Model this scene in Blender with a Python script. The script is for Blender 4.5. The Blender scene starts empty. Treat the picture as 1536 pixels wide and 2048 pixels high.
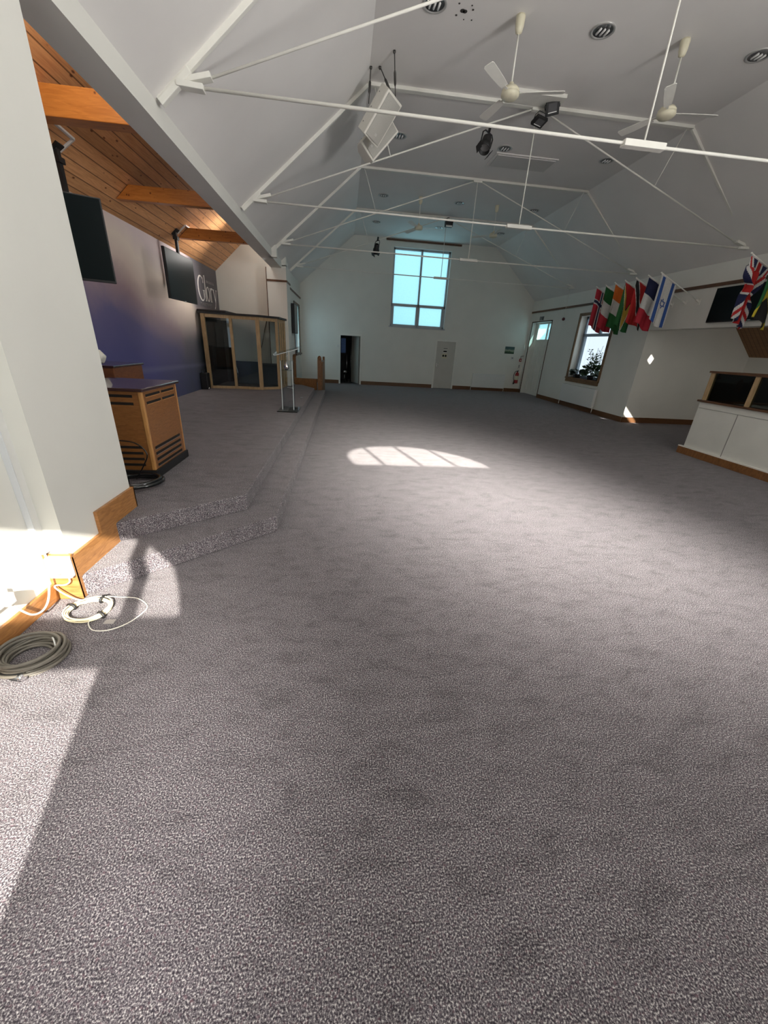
import bpy, bmesh, math, random
from mathutils import Vector, Matrix, Euler
random.seed(7)
PI = math.pi
S = bpy.context.scene
COL = S.collection

# ------------------------------------------------------------------ helpers
class MB:
    """collects shapes into one mesh"""
    def __init__(s):
        s.bm = bmesh.new()
    def box(s, x0, x1, y0, y1, z0, z1, bev=0.0, mi=0):
        b = bmesh.new()
        bmesh.ops.create_cube(b, size=1.0)
        for v in b.verts:
            v.co = Vector(((x0 + x1) / 2 + v.co.x * (x1 - x0), (y0 + y1) / 2 + v.co.y * (y1 - y0), (z0 + z1) / 2 + v.co.z * (z1 - z0)))
        if bev > 0:
            bmesh.ops.bevel(b, geom=list(b.edges), offset=bev, segments=2, profile=0.6, affect='EDGES')
        s._add(b, mi)
        return s
    def _add(s, b, mi=0, M=None):
        mp = {}
        for v in b.verts:
            mp[v] = s.bm.verts.new(M @ v.co if M else v.co)
        for f in b.faces:
            try:
                nf = s.bm.faces.new([mp[v] for v in f.verts]); nf.material_index = mi; nf.smooth = f.smooth
            except ValueError:
                pass
        b.free()
    def obox(s, M, sx, sy, sz, bev=0.0, mi=0):
        b = bmesh.new(); bmesh.ops.create_cube(b, size=1.0)
        for v in b.verts: v.co = Vector((v.co.x * sx, v.co.y * sy, v.co.z * sz))
        if bev > 0: bmesh.ops.bevel(b, geom=list(b.edges), offset=bev, segments=2, profile=0.6, affect='EDGES')
        s._add(b, mi, M); return s
    def bar(s, a, b_, w, h, up=(0, 0, 1), mi=0, bev=0.0):
        a = Vector(a); b_ = Vector(b_); d = b_ - a; L = d.length; z = d.normalized()
        u = Vector(up); x = u.cross(z)
        if x.length < 1e-6: x = Vector((1, 0, 0)).cross(z)
        x.normalize(); y = z.cross(x)
        M = Matrix(((x.x, y.x, z.x, (a.x + b_.x) / 2), (x.y, y.y, z.y, (a.y + b_.y) / 2), (x.z, y.z, z.z, (a.z + b_.z) / 2), (0, 0, 0, 1)))
        return s.obox(M, w, h, L, bev, mi)
    def tube(s, pts, r, n=8, closed=False, mi=0, cap=True):
        pts = [Vector(p) for p in pts]; N = len(pts); rings = []
        prev = None
        for i, p in enumerate(pts):
            if closed: t = pts[(i + 1) % N] - pts[i - 1]
            else: t = pts[min(i + 1, N - 1)] - pts[max(i - 1, 0)]
            if t.length < 1e-9: t = Vector((0, 0, 1))
            t.normalize()
            if prev is None:
                x = t.orthogonal().normalized()
            else:
                x = prev - t * prev.dot(t)
                x = x.normalized() if x.length > 1e-6 else t.orthogonal().normalized()
            prev = x; y = t.cross(x)
            rr = r[i] if isinstance(r, (list, tuple)) else r
            rings.append([s.bm.verts.new(p + (x * math.cos(2 * PI * k / n) + y * math.sin(2 * PI * k / n)) * rr) for k in range(n)])
        m = N if closed else N - 1
        for i in range(m):
            A = rings[i]; B = rings[(i + 1) % N]
            for k in range(n):
                f = s.bm.faces.new((A[k], A[(k + 1) % n], B[(k + 1) % n], B[k])); f.smooth = True; f.material_index = mi
        if not closed and cap:
            f = s.bm.faces.new(rings[0][::-1]); f.material_index = mi
            f = s.bm.faces.new(rings[-1]); f.material_index = mi
        return s
    def cyl(s, c, r, z0, z1, n=24, r2=None, mi=0, smooth=True):
        s.lathe([(r, z0), (r if r2 is None else r2, z1)], c, n, mi, True, smooth); return s
    def lathe(s, prof, c=(0, 0), n=24, mi=0, cap=True, smooth=True, M=None):
        rings = []
        for (r, z) in prof:
            ring = []
            for k in range(n):
                co = Vector((c[0] + r * math.cos(2 * PI * k / n), c[1] + r * math.sin(2 * PI * k / n), z))
                ring.append(s.bm.verts.new(M @ co if M else co))
            rings.append(ring)
        for A, B in zip(rings, rings[1:]):
            for k in range(n):
                f = s.bm.faces.new((A[k], A[(k + 1) % n], B[(k + 1) % n], B[k])); f.smooth = smooth; f.material_index = mi
        if cap:
            f = s.bm.faces.new(rings[0][::-1]); f.material_index = mi
            f = s.bm.faces.new(rings[-1]); f.material_index = mi
        return s
    def prism(s, poly, axis, a, b, mi=0):
        """poly = 2-D points; axis X: (y,z), Y: (x,z), Z: (x,y)"""
        def P(p, t):
            return {'X': (t, p[0], p[1]), 'Y': (p[0], t, p[1]), 'Z': (p[0], p[1], t)}[axis]
        A = [s.bm.verts.new(P(p, a)) for p in poly]; B = [s.bm.verts.new(P(p, b)) for p in poly]
        n = len(poly)
        for f in (A[::-1], B):
            ff = s.bm.faces.new(f); ff.material_index = mi
        for i in range(n):
            ff = s.bm.faces.new((A[i], A[(i + 1) % n], B[(i + 1) % n], B[i])); ff.material_index = mi
        return s
    def sphere(s, c, r, seg=16, sc=(1, 1, 1), mi=0):
        b = bmesh.new(); bmesh.ops.create_uvsphere(b, u_segments=seg, v_segments=max(6, seg // 2), radius=r)
        for f in b.faces: f.smooth = True
        for v in b.verts: v.co = Vector((v.co.x * sc[0] + c[0], v.co.y * sc[1] + c[1], v.co.z * sc[2] + c[2]))
        s._add(b, mi); return s
    def build(s, name, mat, parent=None, loc=None, recalc=True, off=None):
        if recalc: bmesh.ops.recalc_face_normals(s.bm, faces=list(s.bm.faces))
        if off is not None:
            for v in s.bm.verts: v.co -= Vector(off)
        me = bpy.data.meshes.new(name); s.bm.to_mesh(me); s.bm.free()
        for m in (mat if isinstance(mat, (list, tuple)) else [mat]): me.materials.append(m)
        o = bpy.data.objects.new(name, me); COL.objects.link(o)
        if loc: o.location = loc
        if parent is not None: o.parent = parent
        return o

def cat(pts, sub=6):
    P_ = [Vector(p) for p in pts]; out = []
    for i in range(len(P_) - 1):
        p0 = P_[max(i - 1, 0)]; p1 = P_[i]; p2 = P_[i + 1]; p3 = P_[min(i + 2, len(P_) - 1)]
        for k in range(sub):
            t = k / sub
            out.append(0.5 * ((2 * p1) + (p2 - p0) * t + (2 * p0 - 5 * p1 + 4 * p2 - p3) * t * t + (3 * p1 - p0 - 3 * p2 + p3) * t ** 3))
    out.append(P_[-1]); return out
def tag(o, label, cat, group=None):
    o['label'] = label; o['category'] = cat
    if group: o['group'] = group
    return o
def thing(name, label, cat, loc=(0, 0, 0), rot=(0, 0, 0), group=None):
    o = bpy.data.objects.new(name, None); COL.objects.link(o)
    o.location = loc; o.rotation_euler = rot; o.empty_display_size = 0.1
    return tag(o, label, cat, group)
def struct(o):
    o['kind'] = 'structure'; return o
def copy_tree(o, parent=None):
    c = o.copy(); COL.objects.link(c)
    if parent is not None: c.parent = parent
    for ch in list(o.children): copy_tree(ch, c)
    return c
def wall_cells(mb, axis, t0, t1, u0, u1, v0, v1, holes):
    """slab with rectangular holes; axis X: u=y v=z ; Y: u=x v=z"""
    us = sorted({u0, u1, *[h[0] for h in holes], *[h[1] for h in holes]}); us = [u for u in us if u0 <= u <= u1]
    vs = sorted({v0, v1, *[h[2] for h in holes], *[h[3] for h in holes]}); vs = [v for v in vs if v0 <= v <= v1]
    for a, b in zip(us, us[1:]):
        run = None
        for c, d in zip(vs, vs[1:]):
            inside = any(h[0] <= (a + b) / 2 <= h[1] and h[2] <= (c + d) / 2 <= h[3] for h in holes)
            if not inside:
                run = [c, d] if run is None else [run[0], d]
            if inside or d == vs[-1]:
                if run:
                    if axis == 'X': mb.box(t0, t1, a, b, run[0], run[1])
                    else: mb.box(a, b, t0, t1, run[0], run[1])
                run = None
    return mb

# ------------------------------------------------------------------ materials
def new_mat(name):
    m = bpy.data.materials.new(name); m.use_nodes = True
    nt = m.node_tree; b = nt.nodes['Principled BSDF']
    return m, nt, b
def simple(name, col, rough=0.5, metal=0.0, spec=0.5, noise=0.0, nscale=20.0, bump=0.0, coat=0.0):
    m, nt, b = new_mat(name)
    b.inputs['Base Color'].default_value = (*col, 1); b.inputs['Roughness'].default_value = rough
    b.inputs['Metallic'].default_value = metal; b.inputs['Specular IOR Level'].default_value = spec
    b.inputs['Coat Weight'].default_value = coat
    if noise > 0 or bump > 0:
        tc = nt.nodes.new('ShaderNodeTexCoord'); n = nt.nodes.new('ShaderNodeTexNoise')
        n.inputs['Scale'].default_value = nscale; n.inputs['Detail'].default_value = 5
        nt.links.new(tc.outputs['Object'], n.inputs['Vector'])
        if noise > 0:
            r = nt.nodes.new('ShaderNodeValToRGB')
            r.color_ramp.elements[0].position = 0.3; r.color_ramp.elements[1].position = 0.7
            r.color_ramp.elements[0].color = (*[max(0, c * (1 - noise)) for c in col], 1)
            r.color_ramp.elements[1].color = (*[min(1, c * (1 + noise)) for c in col], 1)
            nt.links.new(n.outputs['Fac'], r.inputs['Fac']); nt.links.new(r.outputs['Color'], b.inputs['Base Color'])
        if bump > 0:
            bp = nt.nodes.new('ShaderNodeBump'); bp.inputs['Strength'].default_value = bump; bp.inputs['Distance'].default_value = 0.01
            nt.links.new(n.outputs['Fac'], bp.inputs['Height']); nt.links.new(bp.outputs['Normal'], b.inputs['Normal'])
    return m
def ramp(nt, fac, stops):
    r = nt.nodes.new('ShaderNodeValToRGB'); e = r.color_ramp.elements
    while len(e) < len(stops): e.new(0.5)
    for k, (p, c) in enumerate(stops):
        e[k].position = p; e[k].color = (*c, 1) if len(c) == 3 else c
    nt.links.new(fac, r.inputs['Fac']); return r
def wood(name, dark, light, scale=(1, 12, 12), rough=0.4, planks=None, knots=False, plank_axis='Y', coat=0.0):
    """grain stretched along the axis whose scale is small; planks = board width along plank_axis"""
    m, nt, b = new_mat(name); L = nt.links
    tc = nt.nodes.new('ShaderNodeTexCoord'); mp = nt.nodes.new('ShaderNodeMapping'); mp.inputs['Scale'].default_value = scale
    L.new(tc.outputs['Object'], mp.inputs['Vector'])
    n = nt.nodes.new('ShaderNodeTexNoise'); n.inputs['Scale'].default_value = 4; n.inputs['Detail'].default_value = 6; n.inputs['Distortion'].default_value = 1.2
    L.new(mp.outputs['Vector'], n.inputs['Vector'])
    r = ramp(nt, n.outputs['Fac'], [(0.3, dark), (0.7, light)])
    out = r.outputs['Color']
    if knots:
        v = nt.nodes.new('ShaderNodeTexVoronoi'); v.inputs['Scale'].default_value = 4.4
        mp2 = nt.nodes.new('ShaderNodeMapping'); mp2.inputs['Scale'].default_value = (1.6, .8, 1.6)
        L.new(tc.outputs['Object'], mp2.inputs['Vector']); L.new(mp2.outputs['Vector'], v.inputs['Vector'])
        kr = ramp(nt, v.outputs['Distance'], [(0.06, (0.22, 0.10, 0.05)), (0.12, (1, 1, 1))])
        mx = nt.nodes.new('ShaderNodeMixRGB'); mx.blend_type = 'MULTIPLY'; mx.inputs['Fac'].default_value = 0.9
        L.new(out, mx.inputs['Color1']); L.new(kr.outputs['Color'], mx.inputs['Color2']); out = mx.outputs['Color']
    if planks:
        sp = nt.nodes.new('ShaderNodeSeparateXYZ'); L.new(tc.outputs['Object'], sp.inputs['Vector'])
        md = nt.nodes.new('ShaderNodeMath'); md.operation = 'DIVIDE'; md.inputs[1].default_value = planks
        L.new(sp.outputs[plank_axis], md.inputs[0])
        fr = nt.nodes.new('ShaderNodeMath'); fr.operation = 'FRACT'; L.new(md.outputs[0], fr.inputs[0])
        gr = ramp(nt, fr.outputs[0], [(0.0, (0.12, 0.08, 0.05)), (0.07, (1, 1, 1)), (0.93, (1, 1, 1)), (1.0, (0.12, 0.08, 0.05))])
        fl = nt.nodes.new('ShaderNodeMath'); fl.operation = 'FLOOR'; L.new(md.outputs[0], fl.inputs[0])
        wn = nt.nodes.new('ShaderNodeTexWhiteNoise'); wn.noise_dimensions = '1D'; L.new(fl.outputs[0], wn.inputs['W'])
        tr = ramp(nt, wn.outputs['Value'], [(0, (0.78, 0.78, 0.78)), (1, (1.1, 1.1, 1.1))])
        for q in (gr, tr):
            mx = nt.nodes.new('ShaderNodeMixRGB'); mx.blend_type = 'MULTIPLY'; mx.inputs['Fac'].default_value = 1
            L.new(out, mx.inputs['Color1']); L.new(q.outputs['Color'], mx.inputs['Color2']); out = mx.outputs['Color']
    L.new(out, b.inputs['Base Color']); b.inputs['Roughness'].default_value = rough; b.inputs['Coat Weight'].default_value = coat
    bp = nt.nodes.new('ShaderNodeBump'); bp.inputs['Strength'].default_value = 0.08; L.new(n.outputs['Fac'], bp.inputs['Height']); L.new(bp.outputs['Normal'], b.inputs['Normal'])
    return m
def carpet_mat():
    m, nt, b = new_mat('carpet'); L = nt.links
    tc = nt.nodes.new('ShaderNodeTexCoord')
    n = nt.nodes.new('ShaderNodeTexNoise'); n.inputs['Scale'].default_value = 175; n.inputs['Detail'].default_value = 2.5; n.inputs['Roughness'].default_value = 0.65
    L.new(tc.outputs['Object'], n.inputs['Vector'])
    r = ramp(nt, n.outputs['Fac'], [(0.36, (0.030, 0.025, 0.034)), (0.47, (0.10, 0.088, 0.102)), (0.55, (0.21, 0.192, 0.203)), (0.66, (0.62, 0.588, 0.577))])
    # dusky red flecks
    n2 = nt.nodes.new('ShaderNodeTexNoise'); n2.inputs['Scale'].default_value = 95; n2.inputs['Detail'].default_value = 3
    L.new(tc.outputs['Object'], n2.inputs['Vector'])
    f2 = ramp(nt, n2.outputs['Fac'], [(0.58, (0, 0, 0)), (0.68, (0.55, 0.55, 0.55))])
    mx = nt.nodes.new('ShaderNodeMixRGB'); mx.blend_type = 'MIX'; mx.inputs['Color2'].default_value = (0.16, 0.085, 0.105, 1)
    L.new(f2.outputs['Color'], mx.inputs['Fac']); L.new(r.outputs['Color'], mx.inputs['Color1'])
    # pile brushed this way and that
    mp = nt.nodes.new('ShaderNodeMapping'); mp.inputs['Rotation'].default_value = (0, 0, 0.5); mp.inputs['Scale'].default_value = (1.0, 2.2, 1.0)
    L.new(tc.outputs['Object'], mp.inputs['Vector'])
    n3 = nt.nodes.new('ShaderNodeTexNoise'); n3.inputs['Scale'].default_value = 4.6; n3.inputs['Detail'].default_value = 7; n3.inputs['Roughness'].default_value = 0.7; n3.inputs['Distortion'].default_value = 0.6
    L.new(mp.outputs['Vector'], n3.inputs['Vector'])
    r3 = ramp(nt, n3.outputs['Fac'], [(0.36, (0.76, 0.76, 0.76)), (0.47, (0.98, 0.98, 0.98)), (0.66, (1.14, 1.14, 1.14))])
    m2 = nt.nodes.new('ShaderNodeMixRGB'); m2.blend_type = 'MULTIPLY'; m2.inputs['Fac'].default_value = 1
    L.new(mx.outputs['Color'], m2.inputs['Color1']); L.new(r3.outputs['Color'], m2.inputs['Color2'])
    L.new(m2.outputs['Color'], b.inputs['Base Color'])
    b.inputs['Roughness'].default_value = 0.95; b.inputs['Specular IOR Level'].default_value = 0.1
    b.inputs['Sheen Weight'].default_value = 0.13; b.inputs['Sheen Roughness'].default_value = 0.5
    ad = nt.nodes.new('ShaderNodeMath'); ad.operation = 'ADD'; L.new(n.outputs['Fac'], ad.inputs[0]); ad.inputs[1].default_value = 0
    bp = nt.nodes.new('ShaderNodeBump'); bp.inputs['Strength'].default_value = 0.55; bp.inputs['Distance'].default_value = 0.012
    L.new(ad.outputs[0], bp.inputs['Height']); L.new(bp.outputs['Normal'], b.inputs['Normal'])
    return m
def mural_mat():
    """printed sunset: cream-pink cloud above, violet-blue water below, charcoal panel at the far end"""
    m, nt, b = new_mat('mural_print'); L = nt.links
    tc = nt.nodes.new('ShaderNodeTexCoord')
    n = nt.nodes.new('ShaderNodeTexNoise'); n.inputs['Scale'].default_value = 0.7; n.inputs['Detail'].default_value = 6; n.inputs['Distortion'].default_value = 0.4
    L.new(tc.outputs['Object'], n.inputs['Vector'])
    sp = nt.nodes.new('ShaderNodeSeparateXYZ'); L.new(tc.outputs['Object'], sp.inputs['Vector'])
    def math_(op, a, bb=None, c=None):
        q = nt.nodes.new('ShaderNodeMath'); q.operation = op
        for k, x in enumerate((a, bb, c)):
            if x is None: continue
            if isinstance(x, (int, float)): q.inputs[k].default_value = x
            else: L.new(x, q.inputs[k])
        return q.outputs[0]
    # height with a diagonal drift and cloud noise
    hz = math_('ADD', math_('MULTIPLY_ADD', sp.outputs['Y'], 0.075, math_('DIVIDE', sp.outputs['Z'], 3.5)), math_('MULTIPLY', n.outputs['Fac'], 0.34))
    hz = math_('SUBTRACT', hz, 0.80)
    r = ramp(nt, hz, [(0.0, (0.075, 0.08, 0.19)), (0.28, (0.085, 0.085, 0.235)), (0.47, (0.135, 0.12, 0.25)), (0.62, (0.36, 0.26, 0.29)), (0.74, (0.62, 0.50, 0.44)), (0.88, (0.66, 0.56, 0.47)), (1.0, (0.55, 0.44, 0.45))])
    # warm red glow
    # dark shore at the far end
    yy = math_('ADD', sp.outputs['Y'], math_('MULTIPLY', n.outputs['Fac'], 3.0))
    dk = nt.nodes.new('ShaderNodeMapRange'); dk.inputs['From Min'].default_value = 10.0; dk.inputs['From Max'].default_value = 13.2
    L.new(yy, dk.inputs['Value'])
    mx = nt.nodes.new('ShaderNodeMixRGB'); mx.inputs['Color2'].default_value = (0.055, 0.07, 0.09, 1)
    low = nt.nodes.new('ShaderNodeMapRange'); low.inputs['From Min'].default_value = 2.3; low.inputs['From Max'].default_value = 1.5; L.new(sp.outputs['Z'], low.inputs['Value'])
    fac = math_('MULTIPLY', dk.outputs['Result'], low.outputs['Result'])
    L.new(fac, mx.inputs['Fac']); L.new(r.outputs['Color'], mx.inputs['Color1'])
    # pale streak of water
    st = math_('ABSOLUTE', math_('SUBTRACT', sp.outputs['Z'], math_('MULTIPLY_ADD', sp.outputs['Y'], -0.02, 1.16)))
    sr = ramp(nt, math_('ADD', st, math_('MULTIPLY', n.outputs['Fac'], 0.05)), [(0.02, (0.35, 0.35, 0.35)), (0.1, (0, 0, 0))])
    m3 = nt.nodes.new('ShaderNodeMixRGB'); m3.inputs['Color2'].default_value = (0.22, 0.22, 0.32, 1)
    L.new(sr.outputs['Color'], m3.inputs['Fac']); L.new(mx.outputs['Color'], m3.inputs['Color1'])
    # charcoal end panel
    ed = nt.nodes.new('ShaderNodeMapRange'); ed.inputs['From Min'].default_value = 11.3; ed.inputs['From Max'].default_value = 11.75; L.new(sp.outputs['Y'], ed.inputs['Value'])
    up = nt.nodes.new('ShaderNodeMapRange'); up.inputs['From Min'].default_value = 2.0; up.inputs['From Max'].default_value = 2.4; L.new(sp.outputs['Z'], up.inputs['Value'])
    f4 = math_('MULTIPLY', ed.outputs['Result'], up.outputs['Result'])
    m4 = nt.nodes.new('ShaderNodeMixRGB'); m4.inputs['Color2'].default_value = (0.105, 0.1, 0.115, 1)
    L.new(f4, m4.inputs['Fac']); L.new(m3.outputs['Color'], m4.inputs['Color1'])
    L.new(m4.outputs['Color'], b.inputs['Base Color']); b.inputs['Roughness'].default_value = 0.6
    return m
def glass_mat(name, tint=(1, 1, 1), refl=0.08, rough=0.02):
    m = bpy.data.materials.new(name); m.use_nodes = True; nt = m.node_tree; nt.nodes.clear()
    o = nt.nodes.new('ShaderNodeOutputMaterial'); t = nt.nodes.new('ShaderNodeBsdfTransparent'); g = nt.nodes.new('ShaderNodeBsdfGlossy')
    t.inputs['Color'].default_value = (*tint, 1); g.inputs['Roughness'].default_value = rough
    mx = nt.nodes.new('ShaderNodeMixShader'); fr = nt.nodes.new('ShaderNodeLayerWeight'); fr.inputs['Blend'].default_value = 0.25
    mu = nt.nodes.new('ShaderNodeMath'); mu.operation = 'MULTIPLY_ADD'; mu.inputs[1].default_value = 0.22; mu.inputs[2].default_value = refl
    nt.links.new(fr.outputs['Fresnel'], mu.inputs[0]); nt.links.new(mu.outputs[0], mx.inputs['Fac'])
    nt.links.new(t.outputs[0], mx.inputs[1]); nt.links.new(g.outputs[0], mx.inputs[2]); nt.links.new(mx.outputs[0], o.inputs['Surface'])
    return m
def frosted_mat(name, tint=(0.72, 0.97, 1.0), clear=0.45):
    m = bpy.data.materials.new(name); m.use_nodes = True; nt = m.node_tree; nt.nodes.clear()
    o = nt.nodes.new('ShaderNodeOutputMaterial'); t = nt.nodes.new('ShaderNodeBsdfTranslucent')
    tr = nt.nodes.new('ShaderNodeBsdfTransparent'); tr.inputs['Color'].default_value = (*tint, 1)
    tc = nt.nodes.new('ShaderNodeTexCoord'); n = nt.nodes.new('ShaderNodeTexNoise'); n.inputs['Scale'].default_value = 45; n.inputs['Detail'].default_value = 3
    nt.links.new(tc.outputs['Object'], n.inputs['Vector'])
    r = ramp(nt, n.outputs['Fac'], [(0.3, tuple(c * 0.86 for c in tint)), (0.7, tint)])
    nt.links.new(r.outputs['Color'], t.inputs['Color'])
    mx = nt.nodes.new('ShaderNodeMixShader'); mx.inputs['Fac'].default_value = clear
    nt.links.new(t.outputs[0], mx.inputs[1]); nt.links.new(tr.outputs[0], mx.inputs[2])
    nt.links.new(mx.outputs[0], o.inputs['Surface'])
    return m

M_wall = simple('wall_paint', (0.765, 0.76, 0.705), 0.7, noise=0.03, nscale=1.5, bump=0.03)
M_ceil = simple('ceiling_paint', (0.81, 0.79, 0.765), 0.75, noise=0.035, nscale=0.9, bump=0.03)
M_white = simple('white_gloss_paint', (0.80, 0.79, 0.73), 0.5, spec=0.3, noise=0.03, nscale=8)
M_doorp = simple('grey_door_paint', (0.55, 0.53, 0.48), 0.4, noise=0.03, nscale=3)
M_whiteplastic = simple('white_plastic', (0.70, 0.70, 0.68), 0.3, noise=0.02)
M_rad = simple('radiator_enamel', (0.74, 0.75, 0.73), 0.35, noise=0.02)
M_carpet = carpet_mat()
M_oak = wood('oak_board', (0.30, 0.125, 0.035), (0.50, 0.235, 0.075), (2.2, 2.2, 14), 0.38, coat=0.2)
M_oakd = wood('dark_skirting', (0.10, 0.042, 0.014), (0.17, 0.075, 0.027), (2.2, 2.2, 14), 0.4)
M_rail = wood('balustrade_wood', (0.17, 0.07, 0.022), (0.27, 0.12, 0.04), (6, 6, 2), 0.4)
M_brown = wood('brown_trim', (0.07, 0.03, 0.012), (0.14, 0.06, 0.025), (2, 2, 10), 0.45)
M_winwood = wood('window_trim_wood', (0.13, 0.065, 0.025), (0.23, 0.125, 0.05), (8, 3, 3), 0.45)
M_pine = wood('pine_boarding', (0.58, 0.27, 0.11), (0.78, 0.42, 0.19), (10, 0.7, 10), 0.45, planks=0.115, knots=True, plank_axis='X')
M_beamw = wood('orange_beam', (0.40, 0.13, 0.02), (0.56, 0.21, 0.04), (1, 8, 8), 0.4, knots=True)
M_cab = wood('cabinet_walnut', (0.20, 0.078, 0.02), (0.30, 0.125, 0.036), (3, 3, 14), 0.35, coat=0.25)
M_cabedge = wood('cabinet_edge', (0.42, 0.20, 0.06), (0.58, 0.30, 0.10), (12, 12, 2), 0.35)
M_darktop = simple('dark_polished_top', (0.055, 0.022, 0.02), 0.18, coat=0.6, noise=0.2, nscale=4)
M_framew = wood('pale_softwood', (0.36, 0.235, 0.115), (0.50, 0.35, 0.19), (8, 8, 1.2), 0.5)
M_black = simple('black_matte', (0.012, 0.012, 0.013), 0.55)
M_blackgl = simple('black_gloss', (0.008, 0.010, 0.011), 0.12, coat=0.4)
M_screen = simple('dark_screen', (0.006, 0.010, 0.011), 0.28, spec=0.12)
M_slot = simple('slot_dark', (0.01, 0.007, 0.005), 0.8)
M_mural = mural_mat()
M_glass = glass_mat('clear_glass', (0.98, 0.99, 1.0), 0.0)
M_booth = glass_mat('booth_glass', (0.45, 0.47, 0.46), 0.02)
M_perspex = glass_mat('perspex', (0.86, 0.9, 0.9), 0.05)
M_acry = glass_mat('acrylic', (0.88, 0.92, 0.93), 0.06)
M_acryedge = simple('acrylic_edge', (0.55, 0.62, 0.63), 0.15)
M_frost = frosted_mat('frosted_glass')
M_diff = frosted_mat('diffusing_glass', (0.92, 0.93, 0.93), 0.0)
M_winframe = simple('window_frame_paint', (0.42, 0.44, 0.47), 0.4, noise=0.02)
M_winframeR = simple('window_frame_blue_grey', (0.34, 0.42, 0.50), 0.4, noise=0.02)
M_spk = simple('speaker_white', (0.78, 0.76, 0.69), 0.4, noise=0.02)
M_grille = simple('speaker_grille', (0.44, 0.43, 0.39), 0.6, noise=0.1, nscale=160, bump=0.2)
M_cream = simple('aged_cream_plastic', (0.70, 0.66, 0.50), 0.4, noise=0.04)
M_chrome = simple('chrome', (0.75, 0.75, 0.76), 0.12, metal=1.0)
M_reflector = simple('lamp_reflector', (0.62, 0.62, 0.63), 0.18, metal=1.0)
M_lampglass = simple('lamp_white', (0.86, 0.86, 0.84), 0.2)
M_chain = simple('chain_steel', (0.10, 0.095, 0.09), 0.45, metal=0.8)
M_greycable = simple('grey_cable', (0.135, 0.122, 0.10), 0.45, noise=0.1, nscale=30)
M_creamcable = simple('cream_cable', (0.78, 0.70, 0.47), 0.45)
M_whitecable = simple('white_cable', (0.80, 0.77, 0.68), 0.4)
M_red = simple('red_paint', (0.36, 0.02, 0.018), 0.35)
M_green = simple('sign_green', (0.03, 0.16, 0.06), 0.5)
M_paper = simple('paper', (0.74, 0.73, 0.66), 0.7)
M_yellow = simple('notice_cream', (0.62, 0.58, 0.42), 0.6)
M_navy = simple('acoustic_panel', (0.075, 0.095, 0.115), 0.85, noise=0.15, nscale=60)
M_letter = simple('letter_white', (0.80, 0.79, 0.77), 0.5)
M_letterd = simple('letter_grey', (0.30, 0.295, 0.30), 0.5)
M_leaf = simple('leaf_green', (0.035, 0.075, 0.025), 0.5, noise=0.3, nscale=30)
M_leafd = simple('leaf_dark', (0.02, 0.035, 0.016), 0.5, noise=0.3, nscale=30)
M_bluecloth = simple('blue_cloth', (0.10, 0.18, 0.42), 0.8, noise=0.15)
M_plaster = simple('white_board', (0.72, 0.715, 0.66), 0.55, noise=0.04, nscale=3)
M_dirt = simple('exposed_hole', (0.05, 0.045, 0.04), 0.9)
M_hatch = simple('hatch_paint', (0.60, 0.59, 0.57), 0.6)
M_groove = simple('groove_line', (0.30, 0.29, 0.27), 0.7)

# ------------------------------------------------------------------ key sizes (metres)
XL, XR, XC = -1.82, 8.10, 3.20
YB, YF = -1.60, 17.95
ZE, ZC = 3.73, 5.53
KL, KR = 0.33, 6.07
AX = -3.85           # painted wall of the stage recess
PY0, PY1 = 2.37, 3.22  # pier at the near end of the stage opening
YO = 13.10           # far column of the stage opening

# ------------------------------------------------------------------ SETTING
mb = MB(); mb.box(-4.2, 12.2, -2.2, 18.3, -0.2, 0.0); floor = struct(mb.build('floor', M_carpet))

# stage with two carpeted steps, chamfered front corner
mb = MB()
mb.prism([(-1.79, 2.37), (-0.625, 3.40), (-0.625, 13.75), (-1.9, 13.75), (-3.9, 13.75), (-3.9, 2.9), (-1.85, 2.9)], 'Z', 0.0, 0.16)
mb.prism([(-1.80, 2.86), (-0.925, 3.545), (-0.925, 12.76), (-1.40, 13.60), (-3.9, 13.75), (-3.9, 2.9), (-1.85, 2.9)], 'Z', 0.16, 0.32)
bm = mb.bm
edges = [e for e in bm.edges if abs(e.verts[0].co.z - e.verts[1].co.z) < 1e-6 and e.verts[0].co.z in (0.16, 0.32) or False]
top = [e for e in bm.edges if all(abs(v.co.z - 0.16) < 1e-5 or abs(v.co.z - 0.32) < 1e-5 for v in e.verts) and abs(e.verts[0].co.z - e.verts[1].co.z) < 1e-5 and len(e.link_faces) == 2]
stage = struct(mb.build('stage_floor', M_carpet))
bv = stage.modifiers.new('round', 'BEVEL'); bv.width = 0.012; bv.segments = 2; bv.limit_method = 'ANGLE'

# left side: near wall, pier, box beam, far column, wall beyond
mb = MB(); wall_cells(mb, 'X', -2.3, -1.94, -1.7, PY0 + 0.4, 0, 4.2, [])
struct(mb.build('wall_left_near', M_wall))
mb = MB(); mb.box(-2.3, -1.79, PY0, PY1, 0.0, 3.62); struct(mb.build('wall_left_pier', M_wall))
mb = MB(); mb.box(-2.12, XL, -1.7, YO + 0.1, 3.545, 5.35); struct(mb.build('beam_left', M_wall))
mb = MB(); mb.box(-1.9, -1.70, 11.46, 11.62, 3.545, 3.80)
struct(mb.build('trim_1', M_wall))
mb = MB(); mb.box(-2.26, -1.70, YO, 13.85, 0.1, 3.62); mb.box(-1.9, -1.70, YO, YO + 0.2, 3.6, 3.85)
struct(mb.build('column_left', M_wall))
mb = MB(); mb.box(-4.0, -1.75, 13.75, 13.95, 0, 5.4); struct(mb.build('wall_stage_end', M_wall))
mb = MB(); wall_cells(mb, 'X', -2.15, XL, 13.85, 18.1, 0, 4.2, [(15.75, 17.40, 1.2, 2.88)])
struct(mb.build('wall_left', M_wall))
mb = MB(); mb.box(AX - 0.2, AX, 2.0, 13.9, 0, 5.4); struct(mb.build('wall_mural', M_mural))
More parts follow.
